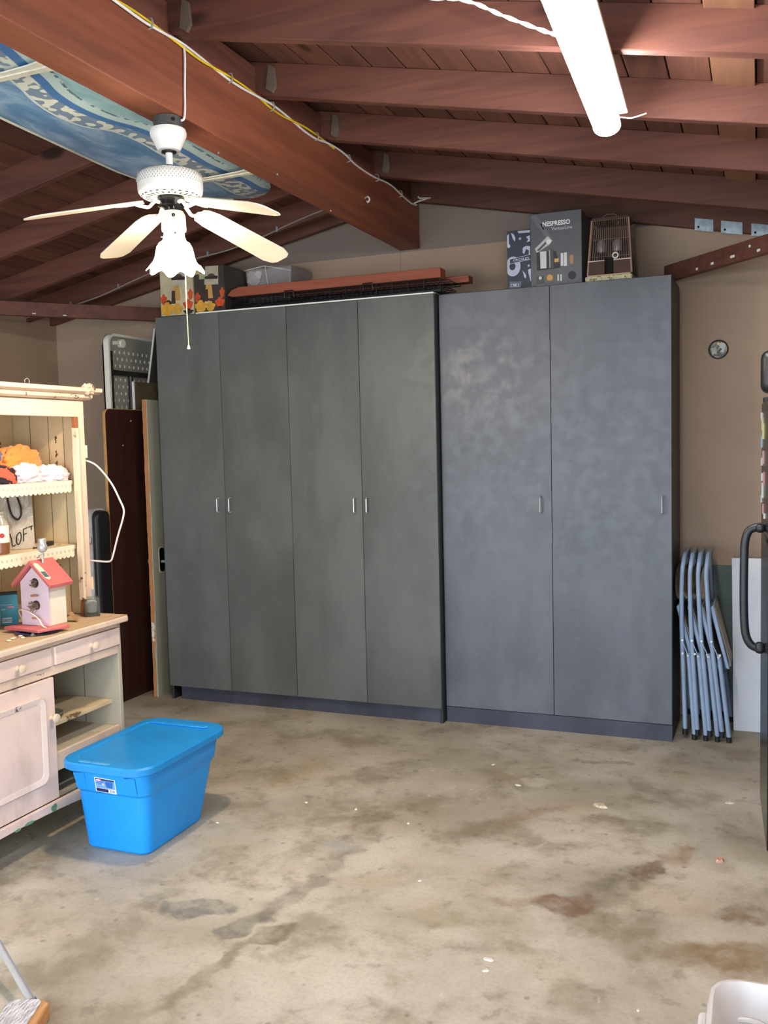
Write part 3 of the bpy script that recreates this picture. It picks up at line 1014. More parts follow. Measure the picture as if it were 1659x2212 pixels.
# small patterned black-and-white carton
M_INK = plain('print_navy_black', (46, 52, 66), 0.5)
M_PALE = plain('print_pale_blue', (186, 194, 214), 0.5, var=0.08)
c1 = carton('record_player_box', 'black box with record and star print, left of the grey coffee machine box', -1.282, -1.150, 5.10, 5.40, ZC, 2.735, M_INK)
X0, Z0, YF1 = -1.282, ZC, 5.10
def on1(nm, pts, mat=M_PALE, t=0.001):
    flatp(c1, nm, pts, YF1, mat, t, X0, Z0, 0.1323, 0.3245)
rec = ell(0.24, 0.41, 0.32, 0.165, 28)
on1('printed_record', [(max(0.005, a), b) for a, b in rec])
on1('printed_label', [(max(0.005, a), b) for a, b in ell(0.22, 0.41, 0.13, 0.062)], M_INK, 0.0014)
on1('printed_banner', [(0.10, 0.45), (0.995, 0.50), (0.995, 0.585), (0.10, 0.535)], M_PALE, 0.0018)
on1('printed_banner', [(0.12, 0.46), (0.995, 0.508), (0.995, 0.577), (0.12, 0.528)], M_INK, 0.0022)
text_mesh('lettering', 'CROSLEY', 0.017, M_PALE, c1, WM[c1.name].inverted() @ Matrix.Translation((X0 + 0.079, YF1 - 0.0025, Z0 + 0.1615)) @ Matrix.Rotation(math.radians(-3), 4, 'Y') @ Matrix.Rotation(PI / 2, 4, 'X'), bold=0.0006, spacing=1.15, sx=1.15)
def star(cx, cz, r, asp):
    return [(cx + (r if i % 2 == 0 else r * 0.42) * asp * math.sin(i * PI / 5), cz + (r if i % 2 == 0 else r * 0.42) * math.cos(i * PI / 5)) for i in range(10)]
on1('printed_star', star(0.55, 0.86, 0.033, 2.2))
on1('printed_star', star(0.90, 0.40, 0.030, 2.2))
for pts in ([(0.17, 0.97), (0.28, 0.95), (0.36, 0.88), (0.34, 0.82), (0.26, 0.86), (0.22, 0.91)], [(0.62, 0.33), (0.72, 0.29), (0.80, 0.24), (0.77, 0.19), (0.70, 0.22), (0.68, 0.28)],
            [(0.45, 0.99), (0.97, 0.985), (0.97, 0.945), (0.50, 0.95)], [(0.80, 0.88), (0.97, 0.90), (0.97, 0.80), (0.82, 0.79), (0.90, 0.83)], [(0.01, 0.93), (0.09, 0.96), (0.08, 0.80), (0.15, 0.75), (0.09, 0.72), (0.01, 0.74)],
            [(0.66, 0.70), (0.78, 0.73), (0.97, 0.72), (0.97, 0.57), (0.90, 0.565), (0.92, 0.65), (0.80, 0.68), (0.72, 0.60), (0.66, 0.62)],
            [(0.86, 0.33), (0.995, 0.35), (0.995, 0.13), (0.97, 0.14)]):
    on1('printed_shape', pts)
on1('printed_cassette', [(0.06, 0.04), (0.54, 0.02), (0.60, 0.15), (0.10, 0.16)], plain('print_grey', (104, 112, 126), 0.5))
on1('printed_reel_window', [(0.14, 0.075), (0.48, 0.07), (0.48, 0.115), (0.14, 0.12)], M_PALE, 0.0016)
for q in (0.2, 0.42):
    on1('printed_reel', ell(q, 0.095, 0.035, 0.013, 10), M_INK, 0.002)

# tall grey coffee machine carton
M_CG = plain('carton_grey', (98, 98, 102), 0.4, var=0.08, sc=4)
c2 = carton('coffee_machine_box', 'tall grey coffee machine box with white lettering on the right cabinet', -1.148, -0.872, 5.085, 5.42, ZC, 2.808, M_CG)
X0, Z0, YF2 = -1.148, ZC, 5.085
W2, H2 = 0.276, 0.3975
def on2(nm, pts, c, t=0.001, rough=0.4):
    flatp(c2, nm, pts, YF2, plain('print_%d_%d_%d' % c, c, rough, var=0.05), t, X0, Z0, W2, H2)
def P2(px, py):          # fractions measured over the carton's face
    return ((px - 320) / 640.0, 1 - (py - 105 + (px - 320) * 0.06 - 18) / 880.0)
def poly2(nm, pp, c, t=0.001):
    on2(nm, [P2(*q) for q in pp], c, t)
T2 = WM[c2.name].inverted()
text_mesh('lettering', 'NESPRESSO', 0.0335, plain('print_white', (240, 240, 240), 0.5, var=0.01), c2, T2 @ Matrix.Translation((X0 + W2 * 0.51, YF2 - 0.001, Z0 + H2 * 0.822)) @ Matrix.Rotation(PI / 2, 4, 'X'), bold=0.0008, sx=0.88)
text_mesh('lettering', 'VertuoLine', 0.026, plain('print_silver', (206, 208, 212), 0.5, var=0.01), c2, T2 @ Matrix.Translation((X0 + W2 * 0.62, YF2 - 0.001, Z0 + H2 * 0.758)) @ Matrix.Rotation(PI / 2, 4, 'X'), sx=0.95)
poly2('printed_swash', [(440, 232), (470, 240), (490, 290), (500, 310), (478, 300), (455, 250)], (240, 240, 240))
on2('printed_sheen', [(0.0, 0.97), (0.12, 0.99), (0.42, 0.66), (0.36, 0.62)], (112, 112, 116))
poly2('printed_machine_body', [(395, 575), (640, 560), (690, 720), (690, 760), (400, 790)], (50, 46, 46))
poly2('printed_machine_tank', [(440, 565), (520, 560), (520, 760), (445, 765)], (214, 212, 210), 0.0015)
poly2('printed_machine_tower', [(545, 540), (605, 535), (612, 760), (548, 762)], (84, 78, 78), 0.0015)
poly2('printed_machine_gleam', [(556, 545), (566, 545), (570, 755), (560, 758)], (190, 188, 188), 0.002)
poly2('printed_machine_lid', [(375, 530), (540, 385), (598, 440), (560, 485), (400, 575)], (196, 194, 194), 0.002)
poly2('printed_lid_recess', [(400, 548), (520, 440), (545, 455), (430, 555)], (92, 86, 86), 0.0024)
on2('printed_lid_disc', ell(*P2(550, 450), 0.05, 0.033), (226, 224, 222), 0.003)
poly2('printed_cup', [(615, 650), (680, 645), (680, 722), (618, 727)], (70, 50, 40), 0.002)
poly2('printed_coffee', [(620, 652), (676, 647), (674, 690), (622, 694)], (222, 168, 92), 0.0025)
poly2('printed_capsule_stack', [(700, 590), (732, 588), (732, 735), (700, 738)], (218, 218, 216))
poly2('printed_capsule_stack', [(742, 584), (776, 582), (776, 738), (742, 742)], (218, 218, 216))
on2('printed_biscuit', [P2(a, b) for a, b in rrect(810, 856, 610, 720, 20)], (176, 132, 92))
poly2('printed_photo', [(392, 850), (490, 846), (490, 940), (392, 945)], (84, 78, 76))
on2('printed_spoon', ell(*P2(440, 875), 0.03, 0.022), (220, 216, 212), 0.0015)
poly2('printed_photo', [(512, 838), (608, 832), (608, 912), (512, 920)], (128, 106, 84))
on2('printed_capsule', ell(*P2(560, 872), 0.06, 0.04), (216, 164, 78), 0.0015)
poly2('printed_photo', [(640, 830), (735, 824), (735, 908), (640, 914)], (104, 100, 98))
for a in (656, 692):
    poly2('printed_capsule_stack', [(a, 838), (a + 18, 837), (a + 18, 912), (a, 914)], (214, 214, 212), 0.0015)
for a, w in ((396, 100), (516, 90), (645, 95)):
    for j, dy in enumerate((962, 978, 996)):
        poly2('printed_text_line', [(a, dy - (a - 320) * 0.03), (a + w * (1 - 0.25 * (j % 2)), dy - 3 - (a - 320) * 0.03), (a + w * (1 - 0.25 * (j % 2)), dy + 3 - (a - 320) * 0.03), (a, dy + 6 - (a - 320) * 0.03)], (150, 150, 152))
on2('printed_black_dot', ell(*P2(838, 850), 0.079, 0.055, 28), (34, 34, 38))

# bird cage
bc = empty('bird_cage', (-0.735, 5.20, ZC), 'brown bird cage with wire front and floral base on the right cabinet', 'bird cage')
M_CW = wood('cage_wood', (62, 40, 32), (88, 58, 44), 0, var=0.1, knots=False)
t = NT('floral_base_print')
fl = t.noise(t.coord(), 60, 3, 0.6)
col = t.mix(t.ss(fl, 0.52, 0.60), lin((214, 208, 164)), lin((108, 118, 84)))
col = t.mix(t.ss(t.noise(t.coord(), 38, 2), 0.62, 0.66), col, lin((178, 136, 96)))
M_FLORAL = t.done(col, 0.6)
y0 = 5.10
MB().box(-0.858, -0.612, y0, y0 + 0.22, ZC, ZC + 0.040).build('floral_base', M_FLORAL, bc, bevel=0.003)
MB().box(-0.848, -0.622, y0 + 0.006, y0 + 0.212, ZC + 0.040, ZC + 0.048).build('base_lip', plain('pale_tan_wood', (196, 160, 116), 0.6), bc)
for a, b in ((-0.845, -0.758), (-0.710, -0.620)):
    MB().box(a, b, y0 + 0.010, y0 + 0.016, ZC + 0.050, ZC + 0.118).build('lower_panel', M_CW, bc)
    MB().box(a, b, y0 + 0.006, y0 + 0.016, ZC + 0.118, ZC + 0.123).build('panel_rail', plain('cage_white_rail', (214, 200, 190), 0.5), bc)
zt = 2.745
for (xa, xb) in ((-0.847, -0.822), (-0.617, -0.632)):
    for yy in (y0 + 0.013, y0 + 0.205):
        MB().bar((xa, yy, ZC + 0.048), (xb, yy, zt), 0.009, 0.009, up=(0, 1, 0)).build('corner_post', M_CW if yy > y0 + .1 else plain('copper_post', (150, 110, 92), 0.5), bc)
MB().box(-0.822, -0.632, y0 + 0.008, y0 + 0.21, zt, zt + 0.010).build('cage_roof', M_CW, bc)
MB().box(-0.842, -0.622, y0 + 0.200, y0 + 0.208, ZC + 0.05, zt - 0.002).build('cage_back', M_CW, bc)
wires = MB()
N = 19
for i in range(1, N):
    f = i / N
    xb_, xt_ = -0.845 + 0.226 * f, -0.822 + 0.190 * f
    zb_ = ZC + (0.123 if (f < 0.39 or f > 0.6) else 0.05)
    if 0.42 < f < 0.58:
        zb_ = ZC + 0.14
    wires.tube([(xb_, y0 + 0.009, zb_), (xt_, y0 + 0.009, zt)], 0.0011, 5)
for zz in (ZC + 0.14, ZC + 0.23, zt - 0.004):
    f = (zz - ZC) / 0.34
    wires.tube([(-0.845 + 0.023 * f, y0 + 0.0075, zz), (-0.619 - 0.013 * f, y0 + 0.0075, zz)], 0.0013, 5)
wires.build('wire_bars', plain('cage_wire', (150, 132, 124), 0.4, 0.5), bc)
for x in (-0.777, -0.693):
    MB().lathe([(0.004, 0.0), (0.022, 0.008), (0.026, 0.03), (0.024, 0.055), (0.014, 0.070), (0.004, 0.073)], (x, y0 + 0.035, ZC + 0.160), 20).build('seed_cup', plain('cloudy_plastic', (132, 122, 118), 0.25), bc)
MB().lathe([(0.016, -0.003), (0.018, 0.0), (0.016, 0.003), (0.010, 0.003), (0.010, -0.003)], (-0.700, y0 + 0.004, ZC + 0.142), 18, axis='y', cap=False).build('door_ring', M_WHITE, bc)
mb = MB().box(-0.754, -0.714, y0 + 0.03, y0 + 0.034, ZC + 0.05, ZC + 0.135)
mb.build('doorway', M_DARK, bc)
MB().tube([(-0.79, y0 + 0.1, zt + 0.008), (-0.785, y0 + 0.1, zt + 0.030), (-0.755, y0 + 0.1, zt + 0.046), (-0.715, y0 + 0.1, zt + 0.043), (-0.690, y0 + 0.1, zt + 0.022), (-0.695, y0 + 0.06, zt - 0.02)], 0.0022, 6).build('wire_handle', plain('handle_wire', (160, 148, 140), 0.4, 0.6), bc)

# coffee-maker cartons at the left end
def still_life(e, x0, z0, w, h, yf, dark):
    def q(nm, pts, c, t=0.0012):
        flatp(e, nm, pts, yf, plain('print_%d_%d_%d' % c, c, 0.45, var=0.1, sc=40), t, x0, z0, w, h)
    q('printed_machine', [(0.34, 0.60), (0.80, 0.58), (0.82, 0.98), (0.40, 0.99), (0.36, 0.85)], (188, 180, 158) if not dark else (176, 168, 146))
    q('printed_machine_shadow', [(0.36, 0.72), (0.78, 0.70), (0.80, 0.76), (0.60, 0.79), (0.36, 0.77)], (50, 42, 34), 0.0018)
    q('printed_filter', [(0.46, 0.76)] + ell(0.58, 0.77, 0.12, 0.06, 12)[:7], (84, 66, 48), 0.002)
    q('printed_carafe', [(0.34, 0.30), (0.62, 0.30), (0.58, 0.60), (0.40, 0.60)], (196, 150, 84), 0.002)
    q('printed_carafe_coffee', [(0.34, 0.24), (0.46, 0.24), (0.46, 0.50), (0.36, 0.50)], (70, 48, 36), 0.0024)
    for (a, b, r1, r2, c) in ((0.10, 0.34, 0.10, 0.10, (196, 76, 40)), (0.20, 0.14, 0.20, 0.13, (214, 160, 52)), (0.84, 0.20, 0.15, 0.10, (206, 78, 40)), (0.92, 0.40, 0.08, 0.10, (196, 84, 44)),
                              (0.52, 0.13, 0.16, 0.10, (206, 158, 60)), (0.42, 0.22, 0.08, 0.06, (222, 190, 120)), (0.84, 0.06, 0.15, 0.05, (52, 40, 34)), (0.24, 0.27, 0.12, 0.05, (60, 44, 36))):
        pts = [(min(0.995, max(0.005, a + r1 * (1 + 0.25 * math.sin(5 * t_)) * math.cos(t_))), max(0.005, b + r2 * (1 + 0.2 * math.cos(4 * t_)) * math.sin(t_))) for t_ in [2 * PI * i / 14 for i in range(14)]]
        q('printed_leaf', pts, c, 0.0015 + 0.0004 * r1)
k1 = carton('coffee_maker_box', 'cream box printed with a coffee maker and autumn fruit, behind the fan pull chain', -3.440, -3.202, 4.932, 5.16, ZC, 2.712, plain('cream_card', (196, 182, 150), 0.5))
still_life(k1, -3.440, ZC, 0.238, 0.3, 4.932, False)
k2 = carton('coffee_maker_box', 'dark brown box printed with a coffee maker, right of the cream box', -3.198, -2.985, 4.940, 5.20, ZC + 0.002, 2.690, plain('dark_brown_card', (62, 52, 46), 0.45))
still_life(k2, -3.198, ZC + 0.002, 0.213, 0.28, 4.940, True)
flatp(k2, 'printed_square', [(0.06, 0.84), (0.22, 0.84), (0.22, 0.96), (0.06, 0.96)], 4.940, plain('print_beige', (186, 160, 120), 0.5), 0.001, -3.198, ZC, 0.213, 0.28)
flatp(k2, 'printed_square', [(0.18, 0.73), (0.40, 0.73), (0.40, 0.85), (0.18, 0.85)], 4.940, plain('print_sage', (160, 168, 128), 0.5), 0.0015, -3.198, ZC, 0.213, 0.28)
# cloudy plastic tote with wrapped contents
pt = empty('plastic_tote', (-2.86, 5.32, ZC), 'cloudy grey plastic tote with pale wrapped contents behind the red boards', 'tote')
M_FROST = plain('frosted_plastic', (150, 142, 140), 0.3, var=0.1)
mb = MB()
mb.hexa([(-2.965, 5.21, ZC), (-2.69, 5.21, ZC), (-2.69, 5.47, ZC), (-2.965, 5.47, ZC)], [(-2.985, 5.19, 2.70), (-2.66, 5.19, 2.70), (-2.66, 5.49, 2.70), (-2.985, 5.49, 2.70)])
mb.build('tub', M_FROST, pt, bevel=0.01)
for p, q in (((-2.84, 5.186, 2.708), (-2.825, 5.20, 2.55)), ((-2.84, 5.186, 2.708), (-2.66, 5.186, 2.665)), ((-2.985, 5.186, 2.690), (-2.84, 5.186, 2.708))):
    MB().bar(p, q, 0.006, 0.006).build('tub_rim', plain('pale_rim', (196, 192, 188), 0.4), pt)
for i, (x, z, w, h) in enumerate(((-2.925, 2.64, 0.09, 0.10), (-2.90, 2.56, 0.08, 0.08), (-2.86, 2.53, 0.06, 0.05), (-2.885, 2.66, 0.05, 0.05))):
    mb = MB()
    n = 12
    mb.prism([(x + w / 2 * (1 + 0.25 * math.sin(3 * k + i)) * math.cos(2 * PI * k / n), z + h / 2 * (1 + 0.2 * math.cos(5 * k)) * math.sin(2 * PI * k / n)) for k in range(n)], XZ(5.192), 0.0, 0.004 + 0.001 * i)
    mb.build('wrapping', plain('wrap_%d' % i, (176 + 6 * i, 168 + 6 * i, 166 + 5 * i), 0.35), pt)

# folded wire dog crate lying flat
cr8 = empty('wire_crate', (-2.2, 5.16, ZC), 'folded black wire pet crate lying flat under the red boards on the left cabinet', 'crate')
M_WIRE = plain('black_wire', (30, 34, 38), 0.35, 0.3)
x0c, x1c, y0c, y1c = -2.945, -1.62, 4.945, 5.175
for lay, (zz, dx) in enumerate(((ZC + 0.008, 0.0), (ZC + 0.036, 0.006), (ZC + 0.064, -0.004))):
    mb = MB()
    a, b = x0c + dx, x1c + dx * 3 + (0.06 if lay == 2 else 0)
    for yy in [y0c + (y1c - y0c) * k / 4 for k in range(5)]:
        mb.tube([(a, yy, zz), (b, yy, zz)], 0.0028, 6)
    for i in range(47):
        xx = a + (b - a) * i / 46
        mb.tube([(xx, y0c, zz + 0.003), (xx, y1c, zz + 0.003)], 0.0016, 4)
    mb.build('wire_panel', M_WIRE, cr8)
mb = MB()
for i in range(15):
    xx = x0c + (x1c - x0c) * i / 14
    mb.tube([(xx, y0c - 0.004, ZC + 0.004), (xx, y0c - 0.004, ZC + 0.078)], 0.0024, 5)
mb.tube([(x0c, y0c - 0.004, ZC + 0.078), (x1c, y0c - 0.004, ZC + 0.080)], 0.003, 6)
mb.tube([(x0c, y0c - 0.006, ZC + 0.022), (x1c, y0c - 0.006, ZC + 0.022)], 0.003, 6)
mb.build('front_frame', M_WIRE, cr8)
MB().box(x0c + 0.01, x1c - 0.01, y0c + 0.03, y1c - 0.02, ZC + 0.014, ZC + 0.024).build('tray', plain('black_tray', (22, 26, 30), 0.3), cr8)
for xx in (-2.55, -2.05):
    MB().tube([(xx - 0.03, y0c - 0.006, ZC + 0.05), (xx - 0.028, y0c - 0.012, ZC + 0.086), (xx + 0.028, y0c - 0.012, ZC + 0.086), (xx + 0.03, y0c - 0.006, ZC + 0.05)], 0.004, 6).build('latch', M_WIRE, cr8)
# red-stained offcuts on the crate
mb = MB()
zb = ZC + 0.082
mb.prism([(-2.983, zb + 0.015), (-2.945, zb + 0.003), (-1.625, zb + 0.003), (-1.625, zb + 0.060), (-2.90, zb + 0.060), (-2.955, zb + 0.045)], XZ(5.055), 0.0, 0.09)
M_RB2 = wood('red_board_lit', (126, 64, 46), (176, 98, 70), 0, knots=False)  # lighter copy of the framing wood, its lit orange put into the colour
mb.build('red_board', M_RB2, bevel=0.003, label='longer red-stained board lying on top of the folded wire crate', cat='board')
mb = MB().box(-2.60, -1.50, 5.09, 5.17, ZC + 0.071, ZC + 0.108)
mb.build('red_board', M_RB2, bevel=0.003, base=(-2.05, 5.13, ZC + 0.071), label='shorter red-stained board behind the longer one, its end sticking out right', cat='board')

# ------------------------------------------------------------------ pink hutch, front facing +x
HX0, HXF = -3.20, -2.65          # back and front of the lower part
HY0, HY1 = 2.06, 3.39
h = empty('hutch', (-2.925, 2.725, 0), 'old pink hutch with chipped paint, open shelves above and drawers below', 'hutch')
HD = M_HUTCH
for y in (HY0, HY1 - 0.022):
    p = MB()
    p.prism([(HX0, 0.0), (HX0 + 0.07, 0.0), (HX0 + 0.07, 0.10), (HXF - 0.07, 0.10), (HXF - 0.07, 0.0), (HXF, 0.0), (HXF, 0.815), (HX0, 0.815)], lambda a, b, d, yy=y: (a, yy + d, b), 0, 0.022)
    p.build('end_panel', M_CREAMD, h, bevel=0.002)
    for sx in (-2.845, -3.02):
        MB().box(sx - 0.002, sx + 0.002, y + (-0.0006 if y > 3 else 0.022), y + (0.0 if y > 3 else 0.0226), 0.2, 0.80).build('panel_joint', plain('joint_brown', (120, 100, 80), 0.8), h)
yb = HY0 + 0.022
n = 9
bw = (HY1 - HY0 - 0.046) / n
for i in range(n):
    MB().box(HX0 + 0.002, HX0 + 0.014, HY0 + 0.023 + i * bw, HY0 + 0.023 + (i + 1) * bw - 0.003, 0.10, 0.813).build('back_board', M_CREAMD, h)
# counter
mb = MB()
mb.prism([(HX0, HY0 - 0.02), (HXF + 0.022, HY0 - 0.02), (HXF + 0.036, HY0 - 0.005), (HXF + 0.036, HY1 + 0.012), (HXF + 0.020, HY1 + 0.026), (HX0, HY1 + 0.026)], XY(0.822), 0, 0.026)
ct = mb.build('counter_top', M_HUTCH, h, bevel=0.006, seg=3)
for i, (a, b) in enumerate(((-2.742, -2.622), (-2.862, -2.745), (-2.982, -2.865), (-3.10, -2.985), (-3.196, -3.103))):
    MB().box(a, b, HY0 - 0.014, HY1 + 0.020, 0.8475, 0.851).build('worn_board', M_TOPW, ct, bevel=0.001, seg=1)
MB().box(HX0 + 0.01, HXF + 0.006, HY0 + 0.005, HY1 - 0.004, 0.8155, 0.8215).build('counter_support', HD, h)
# face frame
def fr(y0, y1, z0, z1, nm='face_rail', x0=HXF - 0.02, x1=HXF, mat=HD, bv=0.002):
    return MB().box(x0, x1, y0, y1, z0, z1).build(nm, mat, h, bevel=bv, seg=2)
fr(HY0 + 0.0225, HY1 - 0.0225, 0.800, 0.815)
fr(HY0 + 0.0225, HY1 - 0.0225, 0.682, 0.718)
dr = [(2.085, 2.518), (2.534, 2.944), (2.960, 3.376)]
for i, (a, b) in enumerate(dr):
    d_ = MB().box(HXF - 0.016, HXF + 0.009, a, b, 0.7195, 0.7975).build('drawer', M_HUTCHD, h, bevel=0.006, seg=3)
    MB().box(HX0 + 0.05, HXF - 0.0165, a + 0.01, b - 0.01, 0.722, 0.79).build('drawer_box', M_CREAMD, d_)
    MB().lathe([(0.010, 0.0), (0.008, 0.010), (0.013, 0.018), (0.017, 0.024), (0.015, 0.032), (0.006, 0.035)], (HXF + 0.0085, (a + b) / 2 + 0.012, 0.757), 20, axis='x').build('drawer_knob', M_HUTCHW, d_)
fr(2.5185, 2.5335, 0.7185, 0.7995, 'stile')
fr(2.9445, 2.9595, 0.7185, 0.7995, 'stile')
# doors: left one off frame, centre one with raised panel, right bay open
def door(a, b, knob):
    d_ = MB().box(HXF - 0.018, HXF + 0.004, a, b, 0.176, 0.676).build('cabinet_door', M_HUTCHD, h, bevel=0.003)
    out_ = rrect(a + 0.062, b - 0.062, 0.262, 0.612, 0.035, 6)
    inn = rrect(a + 0.084, b - 0.084, 0.284, 0.590, 0.026, 6)
    mb = MB()
    N_ = len(out_)
    for (pts, x) in ((out_, HXF + 0.0042), (out_, HXF + 0.013), (inn, HXF + 0.008), (inn, HXF + 0.0042)):
        for (yy, zz) in pts:
            mb.v.append(Vector((x, yy, zz)))
    for r_ in range(3):
        for i in range(N_):
            j = (i + 1) % N_
            mb.f.append([r_ * N_ + i, r_ * N_ + j, (r_ + 1) * N_ + j, (r_ + 1) * N_ + i])
    mb.build('panel_moulding', chipped('chipped_pink_moulding', (246, 224, 212), (92, 66, 54), thr=0.66, sc=10), d_, fix=True)
    MB().prism(inn, YZ(HXF + 0.0035), 0, 0.0025).build('door_panel', M_HUTCHD, d_)
    MB().lathe([(0.010, 0.0), (0.008, 0.010), (0.014, 0.018), (0.018, 0.025), (0.016, 0.033), (0.006, 0.036)], (HXF + 0.004, knob, 0.515), 20, axis='x').build('door_knob', M_HUTCHW, d_)
    return d_
door(2.088, 2.520, 2.13)
door(2.534, 2.950, 2.925)
fr(2.5205, 2.5335, 0.176, 0.6815, 'stile')
MB().box(HX0 + 0.014, HXF - 0.022, 2.944, 2.956, 0.19, 0.68).build('partition', M_CREAMD, h)
# shelves in the open bay
MB().box(-2.955, -2.695, 2.957, 3.366, 0.452, 0.470).build('shelf', M_CREAM, h, bevel=0.002)
MB().box(-3.18, -3.03, 2.957, 3.366, 0.452, 0.470).build('shelf', M_CREAM, h, bevel=0.002)
MB().box(-3.18, -2.672, 2.957, 3.366, 0.335, 0.352).build('bottom_board', M_CREAMD, h)
MB().box(-2.671, -2.655, 2.952, 3.366, 0.282, 0.358).build('lower_rail', M_HUTCH, h, bevel=0.002)
MB().box(-3.18, -2.672, 2.09, 3.366, 0.165, 0.180).build('plinth_board', M_CREAMD, h)
# bottom apron with its shallow arch
pts = [(HY0, 0.172), (HY0, 0.06)]
for i in range(21):
    f = i / 20
    yy = HY0 + 0.05 + (HY1 - HY0 - 0.10) * f
    zz = 0.085 + 0.055 * math.sin(PI * f) ** 0.6
    pts.append((yy, zz))
pts += [(HY1, 0.06), (HY1, 0.172)]
ap = MB().prism(pts, YZ(HXF + 0.001), 0, 0.018).build('apron', M_HUTCHD, h, bevel=0.002)
M_GREEN = plain('old_green_paint', (112, 158, 120), 0.6, var=0.15, sc=40)
for (a, b, w_, hh, sd_) in ((2.90, 0.152, 0.035, 0.032, 1), (2.76, 0.143, 0.05, 0.014, 2), (2.70, 0.139, 0.03, 0.012, 3)):
    n = 14
    r2 = random.Random(sd_)
    q = [(a + w_ / 2 * (1 + r2.uniform(-.25, .25)) * math.cos(2 * PI * k / n), b + hh / 2 * (1 + r2.uniform(-.25, .25)) * math.sin(2 * PI * k / n)) for k in range(n)]
    MB().prism(q, YZ(HXF + 0.0192), 0, 0.0008).build('green_paint_patch', M_GREEN, ap)

# upper part, its front at x = -2.80
UX = -2.80
ZT = 1.80
for y in (HY0 + 0.01, HY1 - 0.018):
    MB().box(HX0, UX - 0.02, y, y + 0.018, 0.852, ZT).build('upper_end_panel', M_CREAM, h)
    for sx in (-2.90, -2.985, -3.09):
        MB().box(sx - 0.0015, sx + 0.0015, y + (-0.0008 if y > 3 else 0.018), y + (0 if y > 3 else 0.0188), 0.86, 1.76).build('panel_joint', plain('joint_brown', (120, 100, 80), 0.8), h)
n = 11
bw = (HY1 - HY0 - 0.05) / n
for i in range(n):
    MB().box(HX0 + 0.001, HX0 + 0.012, HY0 + 0.0285 + i * bw, HY0 + 0.0285 + (i + 1) * bw - 0.003, 0.852, ZT - 0.002).build('back_board', M_CREAM, h)
# rough vertical chips on the end wall
r3 = random.Random(5)
for k in range(9):
    zz = 1.66 - k * 0.028 - r3.uniform(0, .02)
    w_ = r3.uniform(0.004, 0.012)
    q = [(-2.945 + r3.uniform(-.004, .004) + w_ / 2 * math.cos(t_) * r3.uniform(.6, 1.2), zz + 0.010 * math.sin(t_) * r3.uniform(.6, 1.3)) for t_ in [2 * PI * j / 8 for j in range(8)]]
    MB().prism(q, XZ(HY1 - 0.018), 0.0001, 0.0009).build('paint_chip', plain('chip_brown', (92, 70, 50), 0.8), h)
# front posts: outer stile plus a chewed inner moulding
MB().box(UX - 0.020, UX, HY1 - 0.032, HY1 + 0.004, 0.852, 1.812).build('front_stile', M_HUTCH, h, bevel=0.003)
mb = MB()
zs = [0.925 + (1.690 - 0.925) * i / 40 for i in range(41)]
r4 = random.Random(11)
for zz in zs:
    a = HY1 - 0.060 + r4.uniform(-.0018, .0018)
    mb.v += [Vector((UX - 0.018, a, zz)), Vector((UX + 0.004, a + 0.002, zz)), Vector((UX + 0.008, a + 0.012, zz)), Vector((UX + 0.004, HY1 - 0.033, zz)), Vector((UX - 0.018, HY1 - 0.0325, zz))]
for i in range(40):
    for k in range(5):
        l = (k + 1) % 5
        mb.f.append([i * 5 + k, i * 5 + l, (i + 1) * 5 + l, (i + 1) * 5 + k])
mb.f += [[4, 3, 2, 1, 0], [200, 201, 202, 203, 204]]
mb.build('door_stop_moulding', M_HUTCHW, h, ang=20)
M_RAWW = wood('raw_wood', (130, 74, 44), (176, 112, 72), 2, var=0.05, knots=False)
MB().box(UX - 0.018, UX - 0.002, HY1 - 0.058, HY1 - 0.033, 1.691, 1.762).build('bare_wood_gap', M_RAWW, h)
mb = MB().prism([(HY1 - 0.058, 0.852), (HY1 - 0.034, 0.852), (HY1 - 0.034, 0.924), (HY1 - 0.050, 0.915), (HY1 - 0.056, 0.90)], YZ(UX - 0.018), 0, 0.016)
mb.build('bare_wood_stub', M_RAWW, h)
for (zz, nm) in ((1.585, 'hinge'), (0.99, 'hinge')):
    MB().cyl((UX + 0.003, HY1 + 0.004, zz - 0.028), (UX + 0.003, HY1 + 0.004, zz + 0.028), 0.006, n=10).build(nm, M_HUTCHW, h)
MB().box(UX - 0.020, UX, HY0, HY0 + 0.05, 0.852, 1.812).build('front_stile', M_HUTCH, h, bevel=0.003)
MB().box(UX - 0.020, UX - 0.0005, HY0 + 0.051, HY1 - 0.0325, 1.738, 1.812).build('top_rail', M_HUTCH, h, bevel=0.003)
MB().box(HX0 + 0.013, UX - 0.021, HY0 + 0.03, HY1 - 0.02, 1.772, 1.785).build('ceiling_board', M_CREAM, h)
mb = MB().prism([(HX0, 1.8135), (UX + 0.012, 1.8135), (UX + 0.028, 1.822), (UX + 0.030, 1.838), (HX0, 1.838)], lambda a, b, d_: (a, HY0 - 0.03 + d_, b), 0, HY1 - HY0 + 0.066)
mb.build('cornice_board', M_HUTCHW, h, bevel=0.003)
mb = MB().prism([(HX0, 1.8385), (UX + 0.030, 1.8385), (UX + 0.052, 1.848), (UX + 0.054, 1.866), (HX0, 1.866)], lambda a, b, d_: (a, HY0 - 0.05 + d_, b), 0, HY1 - HY0 + 0.125)
mb.build('cornice_cap', M_HUTCH, h, bevel=0.003)
mb = MB()
for k in range(16):
    mb.obox((UX + 0.05 + r4.uniform(-.01, .008), HY1 - 0.01 + r4.uniform(-.03, .03), 1.862 + r4.uniform(-.02, .016)), (0.014, 0.016, 0.012), Matrix.Rotation(r4.uniform(0, 3), 3, 'X') @ Matrix.Rotation(r4.uniform(0, 3), 3, 'Z'))
mb.build('flaking_paint', M_HUTCHW, h, kind='stuff')
